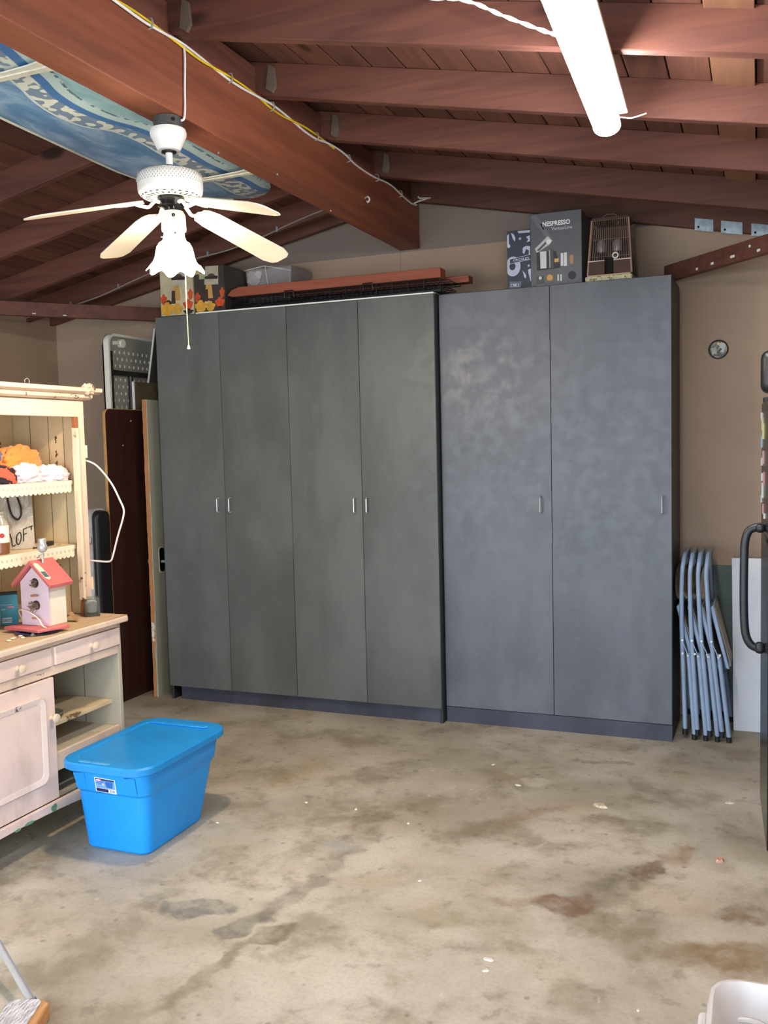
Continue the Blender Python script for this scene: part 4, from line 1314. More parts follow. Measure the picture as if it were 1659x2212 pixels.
MB().tube(smooth_path([(UX + 0.02, 3.02, 1.866), (UX + 0.02, 3.018, 1.882), (UX + 0.02, 3.035, 1.89), (UX + 0.02, 3.045, 1.878), (UX + 0.02, 3.04, 1.872)], 5), 0.0016, 5).build('cup_hook', M_STEEL, h)
# shelves with lace edging
def lace(zt, y0, y1, parent):
    mb = MB()
    pts = [(y0, zt), (y1, zt)]
    m_ = int((y1 - y0) / 0.026)
    for i in range(m_, 0, -1):
        yc = y0 + (i - 0.5) * (y1 - y0) / m_
        hw = (y1 - y0) / m_ / 2
        for k in range(7):
            t_ = -1 + 2 * k / 6
            pts.append((yc - hw * t_, zt - 0.046 - 0.008 * (1 - t_ * t_)))
    mb.prism(pts, YZ(UX - 0.032), 0, 0.0015)
    return mb.build('lace_edging', M_LACE, parent)
t = NT('eyelet_lace')
q = t.sep(t.coord())
u = t.math('FRACT', t.math('MULTIPLY', q[1], 38.0))
du = t.math('ABSOLUTE', t.math('SUBTRACT', u, 0.5))
band_ = t.noise(t.coord(), 55, 2)
zr = t.math('ABSOLUTE', t.math('SUBTRACT', t.math('FRACT', t.math('DIVIDE', t.math('SUBTRACT', q[2], 1.147), 0.288)), 0.0))
zr = t.math('MINIMUM', zr, t.math('SUBTRACT', 1.0, zr))
eye = t.math('MULTIPLY', t.ss(du, 0.20, 0.12), t.ss(zr, 0.022, 0.014))
M_LACE = t.done(t.mix(t.math('MULTIPLY', eye, 0.7), t.mix(band_, lin((226, 216, 190)), lin((238, 232, 208))), lin((178, 166, 136))), 0.85)
SH = []
for zt in (1.458, 1.170):
    s_ = MB().box(HX0 + 0.013, UX - 0.034, HY0 + 0.03, HY1 - 0.0195, zt - 0.018, zt).build('shelf', M_CREAM, h, bevel=0.002)
    lace(zt + 0.001, HY0 + 0.055, HY1 - 0.064, s_)
    SH.append(zt)
MB().box(HX0 + 0.013, HX0 + 0.035, HY0 + 0.03, HY1 - 0.02, 1.60, 1.624).build('plate_rail', M_CREAM, h)
# bent white rod hooked on the hutch end
pts = [(UX - 0.02, HY1 + 0.012, 1.548), (UX + 0.04, HY1 + 0.012, 1.528), (UX + 0.09, HY1 + 0.012, 1.485), (UX + 0.135, HY1 + 0.012, 1.43), (UX + 0.170, HY1 + 0.012, 1.365), (UX + 0.188, HY1 + 0.012, 1.325), (UX + 0.182, HY1 + 0.012, 1.285),
       (UX + 0.150, HY1 + 0.012, 1.205), (UX + 0.118, HY1 + 0.012, 1.115), (UX + 0.106, HY1 + 0.012, 1.094), (UX + 0.085, HY1 + 0.012, 1.088), (UX + 0.03, HY1 + 0.012, 1.090), (UX - 0.02, HY1 + 0.012, 1.092)]
MB().tube(smooth_path(pts, 4), 0.0042, 8).build('white_towel_rod', chipped('chipped_white_enamel', (232, 222, 214), (120, 60, 40), thr=0.68, sc=14), h)

# ------------------------------------------------------------------ what stands on and in the hutch
def cloth(name, label, c, size, mat, seed, folds=5.0, rot=0.0, amp=0.5, cat='cloth', group='clothes heaped on the upper hutch shelf'):
    mb = MB()
    nu, nv = 64, 36
    R = Matrix.Rotation(rot, 3, 'Z')
    for j in range(nv + 1):
        ph = PI * j / nv
        for i in range(nu):
            th = 2 * PI * i / nu
            d = Vector((math.sin(ph) * math.cos(th), math.sin(ph) * math.sin(th), math.cos(ph)))
            nn = noise.fractal(d * 1.6 + Vector((seed, 0, 0)), 1.0, 2.0, 3)
            rg = 1 - abs(noise.noise(d * folds * 0.55 + Vector((0, seed, 2)))) * 2
            rg2 = 1 - abs(noise.noise(Vector((d.x * folds, d.y * folds, d.z * folds * 0.4)) + Vector((seed, 5, 0)))) * 2
            r_ = 1 + amp * (0.35 * nn + 0.22 * rg + 0.12 * rg2)
            p = Vector((d.x * size[0] * r_, d.y * size[1] * r_, d.z * size[2] * r_))
            p = R @ p
            if p.z < -size[2] * 0.55:
                p.z = -size[2] * 0.55
            mb.v.append(Vector(c) + p + Vector((0, 0, size[2] * 0.55)))
    for j in range(nv):
        for i in range(nu):
            k = (i + 1) % nu
            mb.f.append([j * nu + i, j * nu + k, (j + 1) * nu + k, (j + 1) * nu + i])
    return mb.build(name, mat, base=c, label=label, cat=cat, group=None, ang=180)

def fabric(name, c, rough=0.9):
    t = NT(name)
    f = t.noise(t.coord(), 14, 4)
    c = lin(c)
    t.bump(t.noise(t.coord(), 260, 2), 0.4, 0.001)
    t.bsdf.inputs['Sheen Weight'].default_value = 0.3
    return t.done(t.mix(f, tuple(x * .8 for x in c), tuple(min(1, x * 1.15) for x in c)), rough)
zS = 1.4585
cloth('white_towel', 'crumpled white towel spilling to the right end of the top hutch shelf', (-2.895, 3.250, zS), (0.058, 0.105, 0.040), fabric('white_terry', (236, 224, 230)), 3.1, 9, amp=0.75)
cloth('white_towel', 'small folded white cloth under the orange shirt on the top hutch shelf', (-2.885, 3.105, zS), (0.042, 0.090, 0.046), fabric('white_terry_b', (232, 220, 226)), 8.4, 8, amp=0.75)
cloth('orange_shirt', 'crumpled orange shirt on the top hutch shelf', (-2.985, 3.155, zS + 0.040), (0.072, 0.130, 0.070), fabric('orange_cotton', (232, 142, 62)), 5.2, 9, rot=0.2, amp=0.7)
cloth('blue_cloth', 'blue folded cloth at the left end of the heap on the top hutch shelf', (-3.00, 2.985, zS + 0.055), (0.060, 0.085, 0.080), fabric('blue_cotton', (66, 94, 156)), 6.7, 4)
t = NT('red_black_print_fabric')
f1 = t.ss(t.noise(t.coord(), 30, 2, 0.4), 0.48, 0.52)
M_RB = t.done(t.mix(f1, lin((232, 92, 66)), lin((34, 28, 34))), 0.9)
cloth('printed_cloth', 'red and black printed cloth at the lower left of the shelf heap', (-2.885, 2.965, zS), (0.040, 0.075, 0.050), M_RB, 9.3, 5)

# plastic carrier bag with drawn letters
bg_ = empty('plastic_bag', (-2.985, 3.135, 1.1705), 'cloudy plastic carrier bag with black cord handle and hand-drawn capital letters', 'bag')
dirv = Vector((2.985, -3.135, 0)).normalized()          # the bag's front looks at the open side
rt_ = Vector((-dirv.y, dirv.x, 0))
bc_ = Vector((-2.985, 3.135, 1.1705))
t = NT('cloudy_polythene')
f = t.noise(t.scale(t.coord(), (1, 1, 0.7)), 9, 4, 0.6, 1.5)
t.bump(f, 0.9, 0.02)
M_POLY = t.done(t.mix(f, lin((150, 140, 122)), lin((212, 204, 190))), 0.16)
def bagp(u, v):       # u across 0..1, v up 0..1
    w = 0.16 - 0.01 * v
    bul = 0.028 * math.sin(PI * u) ** 0.7 * (1 - 0.55 * v) + 0.006 * noise.noise(Vector((u * 5, v * 6, 1.0)))
    return bc_ + rt_ * ((u - 0.5) * w) + dirv * bul + Vector((0, 0, 0.001 + 0.235 * v + 0.006 * math.sin(u * 9) * v))
mb = MB()
mb.grid(bagp, 20, 20)
mb.grid(lambda u, v: bagp(u, v) - dirv * (0.06 * math.sin(PI * u) ** 0.7 * (1 - 0.6 * v) + 0.002), 20, 20)
bgo = mb.build('bag_body', M_POLY, bg_, ang=180)
pts = [bagp(0.35, 1.0) + dirv * 0.004, bagp(0.36, 0.88) + dirv * 0.006, bagp(0.44, 0.66) + dirv * 0.008, bagp(0.58, 0.56) + dirv * 0.01, bagp(0.68, 0.62) + dirv * 0.01, bagp(0.69, 0.76) + dirv * 0.008, bagp(0.60, 1.0) + dirv * 0.004]
MB().tube(smooth_path(pts, 5), 0.004, 8).build('cord_handle', plain('dark_brown_cord', (58, 40, 30), 0.8), bg_)
def stroke(pl):
    return MB().tube([bagp(u, v) + dirv * 0.0022 for u, v in pl], 0.0022, 6)
for pl in ([(0.14, 0.30), (0.19, 0.20), (0.22, 0.07), (0.32, 0.085)],
           [(0.44, 0.30), (0.37, 0.24), (0.36, 0.14), (0.41, 0.09), (0.49, 0.14), (0.53, 0.24), (0.50, 0.31), (0.44, 0.30)],
           [(0.62, 0.36), (0.61, 0.24), (0.60, 0.14)], [(0.62, 0.36), (0.76, 0.38)], [(0.61, 0.26), (0.72, 0.28)],
           [(0.80, 0.38), (0.96, 0.41)], [(0.90, 0.40), (0.90, 0.33)]):
    stroke([(0.27 + 0.74 * p.x, p.y) for p in smooth_path([(a, b, 0) for a, b in pl], 4)]).build('drawn_letter', plain('marker_black', (38, 32, 30), 0.6), bg_)

# bottle with an apple label
bt = empty('juice_bottle', (-2.90, 2.965, 1.1705), 'glass jar with white apple label and brown contents on the middle hutch shelf', 'bottle')
BC = (-2.90, 2.965, 1.1705)
MB().lathe([(0.030, 0.0), (0.034, 0.004), (0.034, 0.052)], BC, 28).build('contents', plain('brown_drink', (128, 84, 58), 0.25), bt)
t = NT('bottle_glass')
t.bsdf.inputs['Transmission Weight'].default_value = 0.85
M_GLASS = t.done(lin((206, 204, 190)), 0.08)
MB().lathe([(0.034, 0.052), (0.034, 0.120), (0.030, 0.134), (0.018, 0.148), (0.015, 0.162), (0.018, 0.164), (0.018, 0.176)], BC, 28).build('glass', plain('greyish_glass', (166, 160, 140), 0.12, spec=0.8), bt)
MB().lathe([(0.0345, 0.048), (0.0347, 0.050), (0.0347, 0.118), (0.0345, 0.119)], BC, 28, cap=False).build('paper_label', plain('label_white', (240, 228, 214), 0.6, var=0.02), bt)
dv = Vector((-BC[0], -BC[1], 0)).normalized()
pv = Vector((-dv.y, dv.x, 0))
mb = MB()
cc = Vector(BC) + dv * 0.0352 + pv * 0.006 + Vector((0, 0, 0.078))
mb.prism([(0.010 * math.cos(a), 0.010 * math.sin(a)) for a in [2 * PI * k / 14 for k in range(14)]], lambda a, b, d_: tuple(cc + pv * a + Vector((0, 0, b)) + dv * d_), 0, 0.001)
mb.build('printed_apple', plain('apple_red', (186, 44, 40), 0.5), bt)
# flat black case at the right of the middle shelf
MB().obox((-2.93, 3.262, 1.1805), (0.030, 0.090, 0.019), Matrix.Rotation(0.25, 3, 'Z')).build('black_case', M_BLACK, bevel=0.003, label='small flat black case lying at the right of the middle hutch shelf', cat='case')

# birdhouse lamp on the counter
ZK = 0.8515
M_LIL = plain('pale_lilac_paint', (224, 200, 206), 0.6, var=0.05)
M_ROOF = plain('coral_pink_paint', (206, 108, 104), 0.5, var=0.06)
M_SIDE = plain('cream_side_paint', (240, 226, 206), 0.6, var=0.04)
bh = empty('birdhouse_lamp', (-2.752, 3.028, ZK + 0.011), 'birdhouse lamp with lilac front and coral pink roof on the hutch counter', 'lamp', rot=math.radians(-1))
# local axes: front looks at -y, x to the viewer's right
mb = MB()
mb.prism([(-0.115, -0.105), (0.085, -0.125), (0.128, 0.01), (-0.09, 0.07)], XY(0.0), 0, 0.013)
mb.build('base_board', M_ROOF, bh, local=True, bevel=0.003)
fw, fd, fh, fp = 0.074, 0.045, 0.192, 0.262
def holes_front():
    """front wall with two round holes cut through"""
    bm = bmesh.new()
    outer = [(-fw, 0.0135), (fw, 0.0135), (fw, fh), (0, fp), (-fw, fh)]
    return outer
mb = MB()
mb.prism([(-fw, 0.0135), (fw, 0.0135), (fw, fh), (0, fp), (-fw, fh)], lambda a, b, d_: (a, -fd + d_, b), 0, 0.008)
front = mb.build('front_wall', M_LIL, bh, local=True, bevel=0.001)
M_HOLE = plain('dark_hole_inside', (70, 48, 44), 0.9)
M_TWIG = plain('dry_moss', (140, 112, 94), 0.95, var=0.3, sc=80)
for i, (cx_, cz_) in enumerate(((0.006, 0.190), (0.008, 0.098))):
    MB().lathe([(0.021, -0.0004), (0.0225, -0.0018), (0.0205, -0.0026), (0.0195, -0.0004)], (cx_, -fd, cz_), 24, axis='y', cap=False).build('hole_rim', M_LIL, bh, local=True)
    MB().prism(ell(cx_, cz_, 0.020, 0.020), lambda a, b, d_: (a, -fd - d_, b), 0.0003, 0.0008).build('entrance_hole', M_HOLE, bh, local=True)
    mb = MB()
    for k in range(46 if i else 22):
        a = RND.uniform(PI * 0.6, PI * 1.45)
        L = RND.uniform(0.010, 0.045 if i else 0.020)
        x, z = cx_ + RND.uniform(-0.012, 0.012), cz_ + RND.uniform(-0.014, 0.010)
        mb.tube([(x, -fd - 0.002, z), (x + L * math.cos(a), -fd - 0.006 - RND.uniform(0, .004), z + L * 0.8 * math.sin(a) * 0.8)], 0.0011, 4)
    mb.build('moss_tuft', M_TWIG, bh, local=True, kind='stuff')
    MB().cyl((cx_ - 0.012, -fd - 0.014, cz_ - 0.052), (cx_ + 0.020, -fd - 0.014, cz_ - 0.050), 0.0042, n=10).build('perch', plain('peg_wood', (190, 128, 96), 0.6), bh, local=True)
MB().box(-0.003, 0.003, -fd - 0.012, -fd, 0.137, 0.142).build('perch_stem', plain('peg_wood', (190, 128, 96), 0.6), bh, local=True)
for sx in (-1, 1):
    a, b = (fw - 0.008, fw) if sx > 0 else (-fw, -fw + 0.008)
    MB().box(a, b, -fd + 0.0082, fd, 0.0140, fh).build('side_wall', M_SIDE, bh, local=True)
mb = MB()
mb.prism([(-fw, 0.0135), (fw, 0.0135), (fw, fh), (0, fp), (-fw, fh)], lambda a, b, d_: (a, fd + 0.0002 + d_, b), 0, 0.008)
mb.build('rear_wall', M_SIDE, bh, local=True)
sl_ = (fp - fh) / fw
for sx in (-1, 1):
    x1_ = fw + 0.026
    pts = [(0.0, fp + 0.004), (sx * x1_, fp + 0.004 - sl_ * x1_), (sx * (x1_ + 0.004), fp + 0.018 - sl_ * x1_), (0.0, fp + 0.022)]
    MB().prism(pts, lambda a, b, d_: (a, -fd - 0.022 + d_, b), 0, 2 * fd + 0.045).build('roof_board', M_ROOF, bh, local=True, bevel=0.0015)
MB().tube([(0.02, -0.01, fp + 0.005), (0.02, -0.01, fp + 0.052)], 0.005, 10).build('lamp_pipe', M_STEEL, bh, local=True)
sk = MB().lathe([(0.006, fp + 0.050), (0.016, fp + 0.056), (0.020, fp + 0.066), (0.020, fp + 0.078), (0.016, fp + 0.084), (0.0165, fp + 0.104), (0.013, fp + 0.108)], (0.02, -0.01, 0), 24).build('bulb_socket', M_STEEL, bh, local=True)
MB().tube([(0.001, -0.012, fp + 0.070), (-0.016, -0.014, fp + 0.068), (-0.018, -0.014, fp + 0.068)], 0.003, 8).build('turn_switch', plain('brown_knob', (70, 46, 44), 0.5), sk, local=True)
MB().lathe([(0.001, -0.003), (0.005, 0), (0.001, 0.003)], (-0.022, -0.014, fp + 0.068), 10, axis='x').build('switch_knob', plain('brown_knob', (70, 46, 44), 0.5), sk, local=True)
MB().tube(smooth_path([(0.026, -0.012, fp + 0.045), (0.006, -0.016, fp + 0.036), (-0.008, -0.014, fp + 0.026), (0.01, -0.018, fp + 0.03), (0.03, -0.028, fp + 0.022)], 5), 0.0012, 5).build('tag_string', plain('olive_string', (120, 112, 80), 0.8), bh, local=True)
mb = MB()      # price tag lying on the right slope
def tagp(u, v, d_):
    x = 0.018 + v * 0.8
    return (x, -0.060 + u + 0.0, fp + 0.024 - sl_ * x + d_)
ns = Vector((sl_, 0, 1)).normalized()
def tg(u, v, d_):
    x = 0.012 + u * 0.72
    p = Vector((x, -0.066 + v, fp + 0.0225 - sl_ * x)) + ns * (0.0012 + d_)
    return tuple(p)
mb.prism([(0.0, 0.012), (0.010, 0.002), (0.020, 0.0), (0.085, 0.004), (0.100, 0.018), (0.090, 0.034), (0.030, 0.030), (0.010, 0.026)], tg, 0, 0.0008)
pt_ = mb.build('price_tag', plain('tag_cream', (238, 224, 190), 0.6), bh, local=True)
MB().prism([(0.052, 0.005), (0.083, 0.006), (0.086, 0.030), (0.054, 0.028)], tg, 0.001, 0.0018).build('tag_panel', plain('slate_print', (84, 98, 108), 0.5), pt_, local=True)
MB().tube(smooth_path([(-0.085, -0.02, 0.012), (-0.092, -0.04, 0.06), (-0.06, -0.065, 0.078), (-0.01, -0.068, 0.070), (0.035, -0.066, 0.045), (0.06, -0.075, 0.022), (0.085, -0.08, 0.015)], 6), 0.0028, 7).build('lamp_cord', plain('cord_white', (228, 216, 204), 0.5), bh, local=True)
# plate with blue rim under the lamp
MB().lathe([(0.02, 0.0), (0.060, 0.001), (0.088, 0.008), (0.090, 0.0095), (0.060, 0.004), (0.02, 0.003)], (-2.725, 2.965, ZK + 0.0002), 40).build('plate', plain('navy_plate', (62, 66, 108), 0.3), base=(-2.725, 2.965, ZK), label='dark blue plate with white rim half under the birdhouse lamp', cat='plate')

# teal carton and grey case behind the lamp
tc = empty('teal_box', (-2.99, 3.075, ZK), 'small teal carton with white barcode label behind the birdhouse lamp', 'box', rot=math.radians(44))
MB().box(-0.030, 0.042, -0.022, 0.022, 0.0, 0.130).build('carton', plain('teal_card', (34, 132, 148), 0.45), tc, local=True, bevel=0.001)
MB().box(-0.0302, 0.0422, -0.0222, 0.0222, 0.1302, 0.139).build('open_flap', plain('dark_flap', (44, 50, 52), 0.7), tc, local=True)
for (a, b, c_, d_, cc_) in ((-0.022, 0.016, 0.010, 0.032, (214, 222, 222)), (-0.026, 0.018, 0.086, 0.089, (150, 200, 204)), (0.0, 0.026, 0.074, 0.080, (206, 120, 124)), (-0.026, -0.008, 0.066, 0.071, (150, 200, 204))):
    MB().box(a, b, -0.0228, -0.0222, c_, d_).build('printed_label', plain('teal_print_%d' % cc_[0], cc_, 0.5), tc, local=True)
for k in range(9):
    MB().box(-0.020 + k * 0.004, -0.018 + k * 0.004, -0.0233, -0.0229, 0.014, 0.028).build('barcode_bar', plain('bar_ink', (70, 80, 84), 0.6), tc, local=True)
gc = empty('grey_frame_box', (-2.935, 2.885, ZK), 'upright grey metal-edged box cut by the left edge of the photo, on the hutch counter', 'box', rot=math.radians(30))
MB().box(-0.085, 0.035, -0.035, 0.035, 0.0, 0.225).build('box_body', plain('warm_grey_metal', (134, 122, 112), 0.4, 0.2), gc, local=True, bevel=0.003)
mb = MB().prism(rrect(-0.080, 0.012, 0.012, 0.212, 0.02, 5), lambda a, b, d_: (a, -0.0352 - d_, b), 0, 0.003)
mb.build('box_front', plain('cream_front', (226, 208, 176), 0.5), gc, local=True)
mb = MB().prism(ell(-0.035, 0.115, 0.036, 0.060, 24), lambda a, b, d_: (a, -0.0384 - d_, b), 0, 0.001)
mb.build('oval_opening', plain('oval_brown', (88, 66, 58), 0.5), gc, local=True)
MB().cyl((0.026, -0.036, 0.020), (0.026, -0.039, 0.020), 0.003, n=8).build('rivet', M_CHROME, gc, local=True)

# square glass candle holder
gh = empty('glass_holder', (-2.765, 3.345, ZK), 'square smoky glass candle holder at the right end of the hutch counter', 'candle holder', rot=math.radians(42))
M_SMOKE = plain('smoky_glass', (96, 98, 98), 0.08, var=0.15, sc=30, spec=0.9)
t = NT('clear_smoked_glass')
t.bsdf.inputs['Transmission Weight'].default_value = 0.95
t.bsdf.inputs['IOR'].default_value = 1.3
M_SMOKET = t.done(lin((214, 218, 216)), 0.03)
g = 0.033
mb = MB()
for (a, b, c_, d_) in ((-g, g, -g, -g + 0.004), (-g, g, g - 0.004, g), (-g, -g + 0.004, -g + 0.0042, g - 0.0042), (g - 0.004, g, -g + 0.0042, g - 0.0042)):
    mb.box(a, b, c_, d_, 0.0, 0.082)
mb.box(-g + 0.0042, g - 0.0042, -g + 0.0042, g - 0.0042, 0.0, 0.012)
mb.build('glass_body', M_SMOKET, gh, local=True, bevel=0.001, seg=1)
MB().lathe([(0.018, 0.013), (0.024, 0.018), (0.025, 0.060), (0.019, 0.068), (0.014, 0.064)], (0, 0, 0), 20).build('tea_light_cup', plain('grey_wax', (196, 198, 196), 0.3), gh, local=True)
MB().box(-g, g, -g, g, -0.0005, 0.0).build('dark_foot', M_BLACKG, gh, local=True)

# small shells at the left end of the counter
for i, (x, y) in enumerate(((-2.715, 2.79), (-2.73, 2.83), (-2.70, 2.85), (-2.735, 2.875), (-2.70, 2.905), (-2.72, 2.93))):
    n = 20
    mb = MB().lathe([(0.001, 0.0), (0.007, 0.0005), (0.009, 0.003), (0.006, 0.006), (0.001, 0.007)], (0, 0, 0), 14, rf=lambda i_, a: 1 + 0.35 * math.cos(a) ** 2)
    R = Matrix.Rotation(i * 1.1, 3, 'Z')
    mb.v = [R @ p + Vector((x, y, ZK)) for p in mb.v]
    mb.build('sea_shell', plain('shell_white', (232, 218, 196), 0.5), base=(x, y, ZK), label='one of the small pale shells scattered at the front left of the hutch counter', cat='shell', group='shells on the hutch counter')
# dry wood chips right of the lamp
for i, (x, y, a, tl, lab) in enumerate(((-2.79, 3.185, 0.4, 0.5, 'folded brown paper scrap leaning behind the birdhouse lamp'), (-2.83, 3.23, 1.2, 0.2, 'thin dark splinter of wood right of the birdhouse lamp'))):
    mb = MB()
    R = Matrix.Rotation(a, 3, 'Z') @ Matrix.Rotation(-tl, 3, 'Y')
    s_ = (0.075, 0.035, 0.003) if i == 0 else (0.06, 0.008, 0.006)
    mb.obox((x, y, ZK + abs(math.sin(tl)) * s_[0] / 2 + 0.003), s_, R)
    if i == 0:
        R2 = Matrix.Rotation(a, 3, 'Z') @ Matrix.Rotation(0.9, 3, 'Y')
        mb.obox((x + 0.045, y + 0.02, ZK + 0.020), (0.045, 0.035, 0.003), R2)
    mb.build('paper_scrap' if i == 0 else 'wood_splinter', plain('brown_scrap_%d' % i, (178, 138, 100) if i == 0 else (110, 80, 56), 0.8), label=lab, cat='scrap')
# glass plates on the open shelf
for i, z in enumerate((0.4705, 0.4795)):
    MB().lathe([(0.02, 0.0), (0.055, 0.001), (0.078, 0.006), (0.079, 0.0082), (0.055, 0.0035), (0.02, 0.0025)], (-2.79, 3.042, z), 40).build('glass_plate', plain('greenish_plate', (150, 146, 124), 0.15, spec=0.8), base=(-2.79, 3.042, z), label=('lower' if i == 0 else 'upper') + ' of the two stacked greenish glass plates on the open hutch shelf', cat='plate', group='stacked glass plates')

# ------------------------------------------------------------------ blue storage bin
bn = empty('storage_bin', (-2.355, 3.14, 0), 'bright blue plastic storage bin with closed lid on the floor in front of the hutch', 'storage bin')
CX, CY = -2.353, 3.153
def ring_(hx, hy, r, z, n=7, cx_=CX, cy_=CY):
    return [Vector((a, b, z)) for a, b in rrect(cx_ - hx, cx_ + hx, cy_ - hy, cy_ + hy, r, n)]
def loft(rings, cap0=True, cap1=True):
    mb = MB()
    n = len(rings[0])
    for r_ in rings:
        mb.v += r_
    for i in range(len(rings) - 1):
        for k in range(n):
            l = (k + 1) % n
            mb.f.append([i * n + k, i * n + l, (i + 1) * n + l, (i + 1) * n + k])
    if cap0:
        mb.f.append(list(range(n - 1, -1, -1)))
    if cap1:
        mb.f.append([(len(rings) - 1) * n + k for k in range(n)])
    return mb
rings = [ring_(0.142, 0.192, 0.035, 0.0, cy_=3.122), ring_(0.150, 0.202, 0.04, 0.010, cy_=3.122), ring_(0.168, 0.248, 0.048, 0.225, cy_=3.146), ring_(0.169, 0.250, 0.05, 0.240, cy_=3.148), ring_(0.176, 0.266, 0.052, 0.252), ring_(0.183, 0.278, 0.055, 0.328), ring_(0.195, 0.296, 0.06, 0.334), ring_(0.196, 0.297, 0.06, 0.350)]
bb = loft(rings).build('bin_body', M_BIN, bn, ang=28)
# handle recess corners on the short ends: two wedges each side of a flatter middle
for sx in (-1, 1):     # proud cheek either side of the grip
    mb = MB()
    x0_, x1_ = sorted((CX + sx * 0.098, CX + sx * 0.142))
    zb, zt_ = 0.254, 0.327
    ya = lambda z: CY - (0.266 + (z - 0.252) * 0.158) - 0.0005
    mb.hexa([(x0_, ya(zb) - 0.002, zb), (x1_, ya(zb) - 0.001, zb), (x1_, ya(zb) + 0.01, zb), (x0_, ya(zb) + 0.01, zb)],
            [(x0_, ya(zt_) - 0.014, zt_), (x1_, ya(zt_) - 0.004, zt_), (x1_, ya(zt_) + 0.01, zt_), (x0_, ya(zt_) + 0.01, zt_)])
    mb.build('handle_cheek', M_BIN, bn, bevel=0.002)
# lid
LX, LY = 0.211, 0.318
rings = [ring_(LX - 0.004, LY - 0.004, 0.09, 0.342), ring_(LX + 0.001, LY + 0.001, 0.092, 0.346), ring_(LX, LY, 0.09, 0.368), ring_(LX - 0.006, LY - 0.006, 0.086, 0.375), ring_(LX - 0.036, LY - 0.056, 0.06, 0.376), ring_(LX - 0.044, LY - 0.064, 0.055, 0.3705), ring_(LX - 0.050, LY - 0.072, 0.05, 0.3705)]
ld_ = loft(rings).build('lid', M_LID, bn, ang=28)
M_LIDW = plain('worn_lid_blue', (92, 172, 222), 0.5, var=0.15, sc=50)
for (x0_, x1_) in ((-0.105, -0.055), (-0.045, 0.035)):
    MB().box(CX + x0_, CX + x1_, CY - LY + 0.018, CY - LY + 0.034, 0.3757, 0.378).build('raised_lettering_pad', M_LIDW, ld_, bevel=0.001)
mb = MB().prism([(CX - 0.16, CY + 0.232), (CX + 0.12, CY + 0.232), (CX + 0.14, CY + 0.246), (CX - 0.16, CY + 0.246)], XY(0.3708), 0, 0.008)
mb.build('end_ridge', M_LID, ld_, bevel=0.003)
# paper label with picture
ML = lambda c: plain('bin_print_%d_%d_%d' % c, c, 0.4, var=0.03)
lab_t = (0.303 - 0.234) * 0.154
def labp(a, b, d_):      # a across 0..1, b up 0..1
    x = -2.405 + 0.098 * a
    z = 0.254 + 0.058 * b
    return (x, CY - (0.266 + (z - 0.252) * 0.158) - 0.0012 - d_, z)
mb = MB().prism([(0, 0), (1, -0.06), (1, 0.98), (0, 1.04)], labp, 0, 0.0008)
lb = mb.build('paper_label', ML((236, 238, 240)), bn)
for pts, c, dd in (([(0.04, 0.26), (0.97, 0.26), (0.97, 0.93), (0.04, 0.98)], (122, 170, 222), 0.0010), ([(0.04, 0.84), (0.97, 0.82), (0.97, 0.93), (0.04, 0.98)], (40, 60, 112), 0.0012),
                   ([(0.04, 0.03), (0.62, 0.0), (0.62, 0.23), (0.04, 0.25)], (30, 40, 84), 0.0012), ([(0.50, 0.80), (0.90, 0.78), (0.84, 0.33), (0.56, 0.36)], (40, 110, 190), 0.0014),
                   ([(0.03, 0.60), (0.30, 0.86), (0.44, 0.84), (0.44, 0.52)], (90, 140, 206), 0.0012), (ell(0.20, 0.85, 0.15, 0.08, 14), (222, 120, 150), 0.0016), (ell(0.20, 0.85, 0.12, 0.045, 14), (246, 226, 234), 0.0020),
                   (ell(0.40, 0.56, 0.05, 0.09, 10), (224, 208, 190), 0.0018), ([(0.72, 0.02), (0.75, 0.02), (0.75, 0.2), (0.72, 0.2)], (60, 70, 110), 0.0012), ([(0.80, 0.02), (0.93, 0.01), (0.93, 0.18), (0.80, 0.2)], (160, 170, 190), 0.0012)):
    MB().prism(pts, labp, 0.0006, dd).build('label_print', ML(c), lb)

# ------------------------------------------------------------------ flat things stored between hutch and cabinets
# tall white folding table on end
ft = empty('folding_table', (-3.80, 5.15, 0), 'white plastic folding table standing on end in the back left corner', 'folding table')
M_TW = plain('table_white_plastic', (236, 234, 220), 0.45, var=0.03)
M_TG = plain('table_grey_underside', (156, 154, 144), 0.55, var=0.05)
ya_, yb_ = 4.855, 5.49
zt_ = 2.33
outl = rrect(ya_, yb_, 0.0, zt_, 0.07, 8)
MB().prism(outl, YZ(-3.838), 0, 0.010).build('table_top', M_TG, ft)
inn = rrect(ya_ + 0.016, yb_ - 0.016, 0.016, zt_ - 0.016, 0.055, 8)
mb = MB()
N_ = len(outl)
for (pp, x) in ((outl, -3.838), (outl, -3.790), (inn, -3.790), (inn, -3.827)):
    mb.v += [Vector((x, a, b)) for a, b in pp]
for r_ in range(3):
    for i in range(N_):
        j = (i + 1) % N_
        mb.f.append([r_ * N_ + i, r_ * N_ + j, (r_ + 1) * N_ + j, (r_ + 1) * N_ + i])
mb.build('rim', M_TW, ft)
mb = MB()
for r_ in range(34):
    for c_ in range(12):
        y = ya_ + 0.06 + c_ * 0.048 + (0.024 if r_ % 2 else 0)
        z = zt_ - 0.11 - r_ * 0.044
        if y < yb_ - 0.03:
            mb.obox((-3.826, y, z), (0.006, 0.007, 0.018))
mb.build('moulded_dimples', plain('dimple_pale', (220, 218, 206), 0.5), ft, kind='stuff')
M_TL = plain('table_leg_black', (44, 44, 42), 0.4)
MB().box(-3.826, -3.800, ya_ + 0.030, ya_ + 0.052, 0.15, 2.22).build('side_bar', M_TL, ft)
MB().bar((-3.812, ya_ + 0.052, 2.085), (-3.812, yb_ - 0.04, 2.085), 0.022, 0.032).build('cross_bar', M_TL, ft)
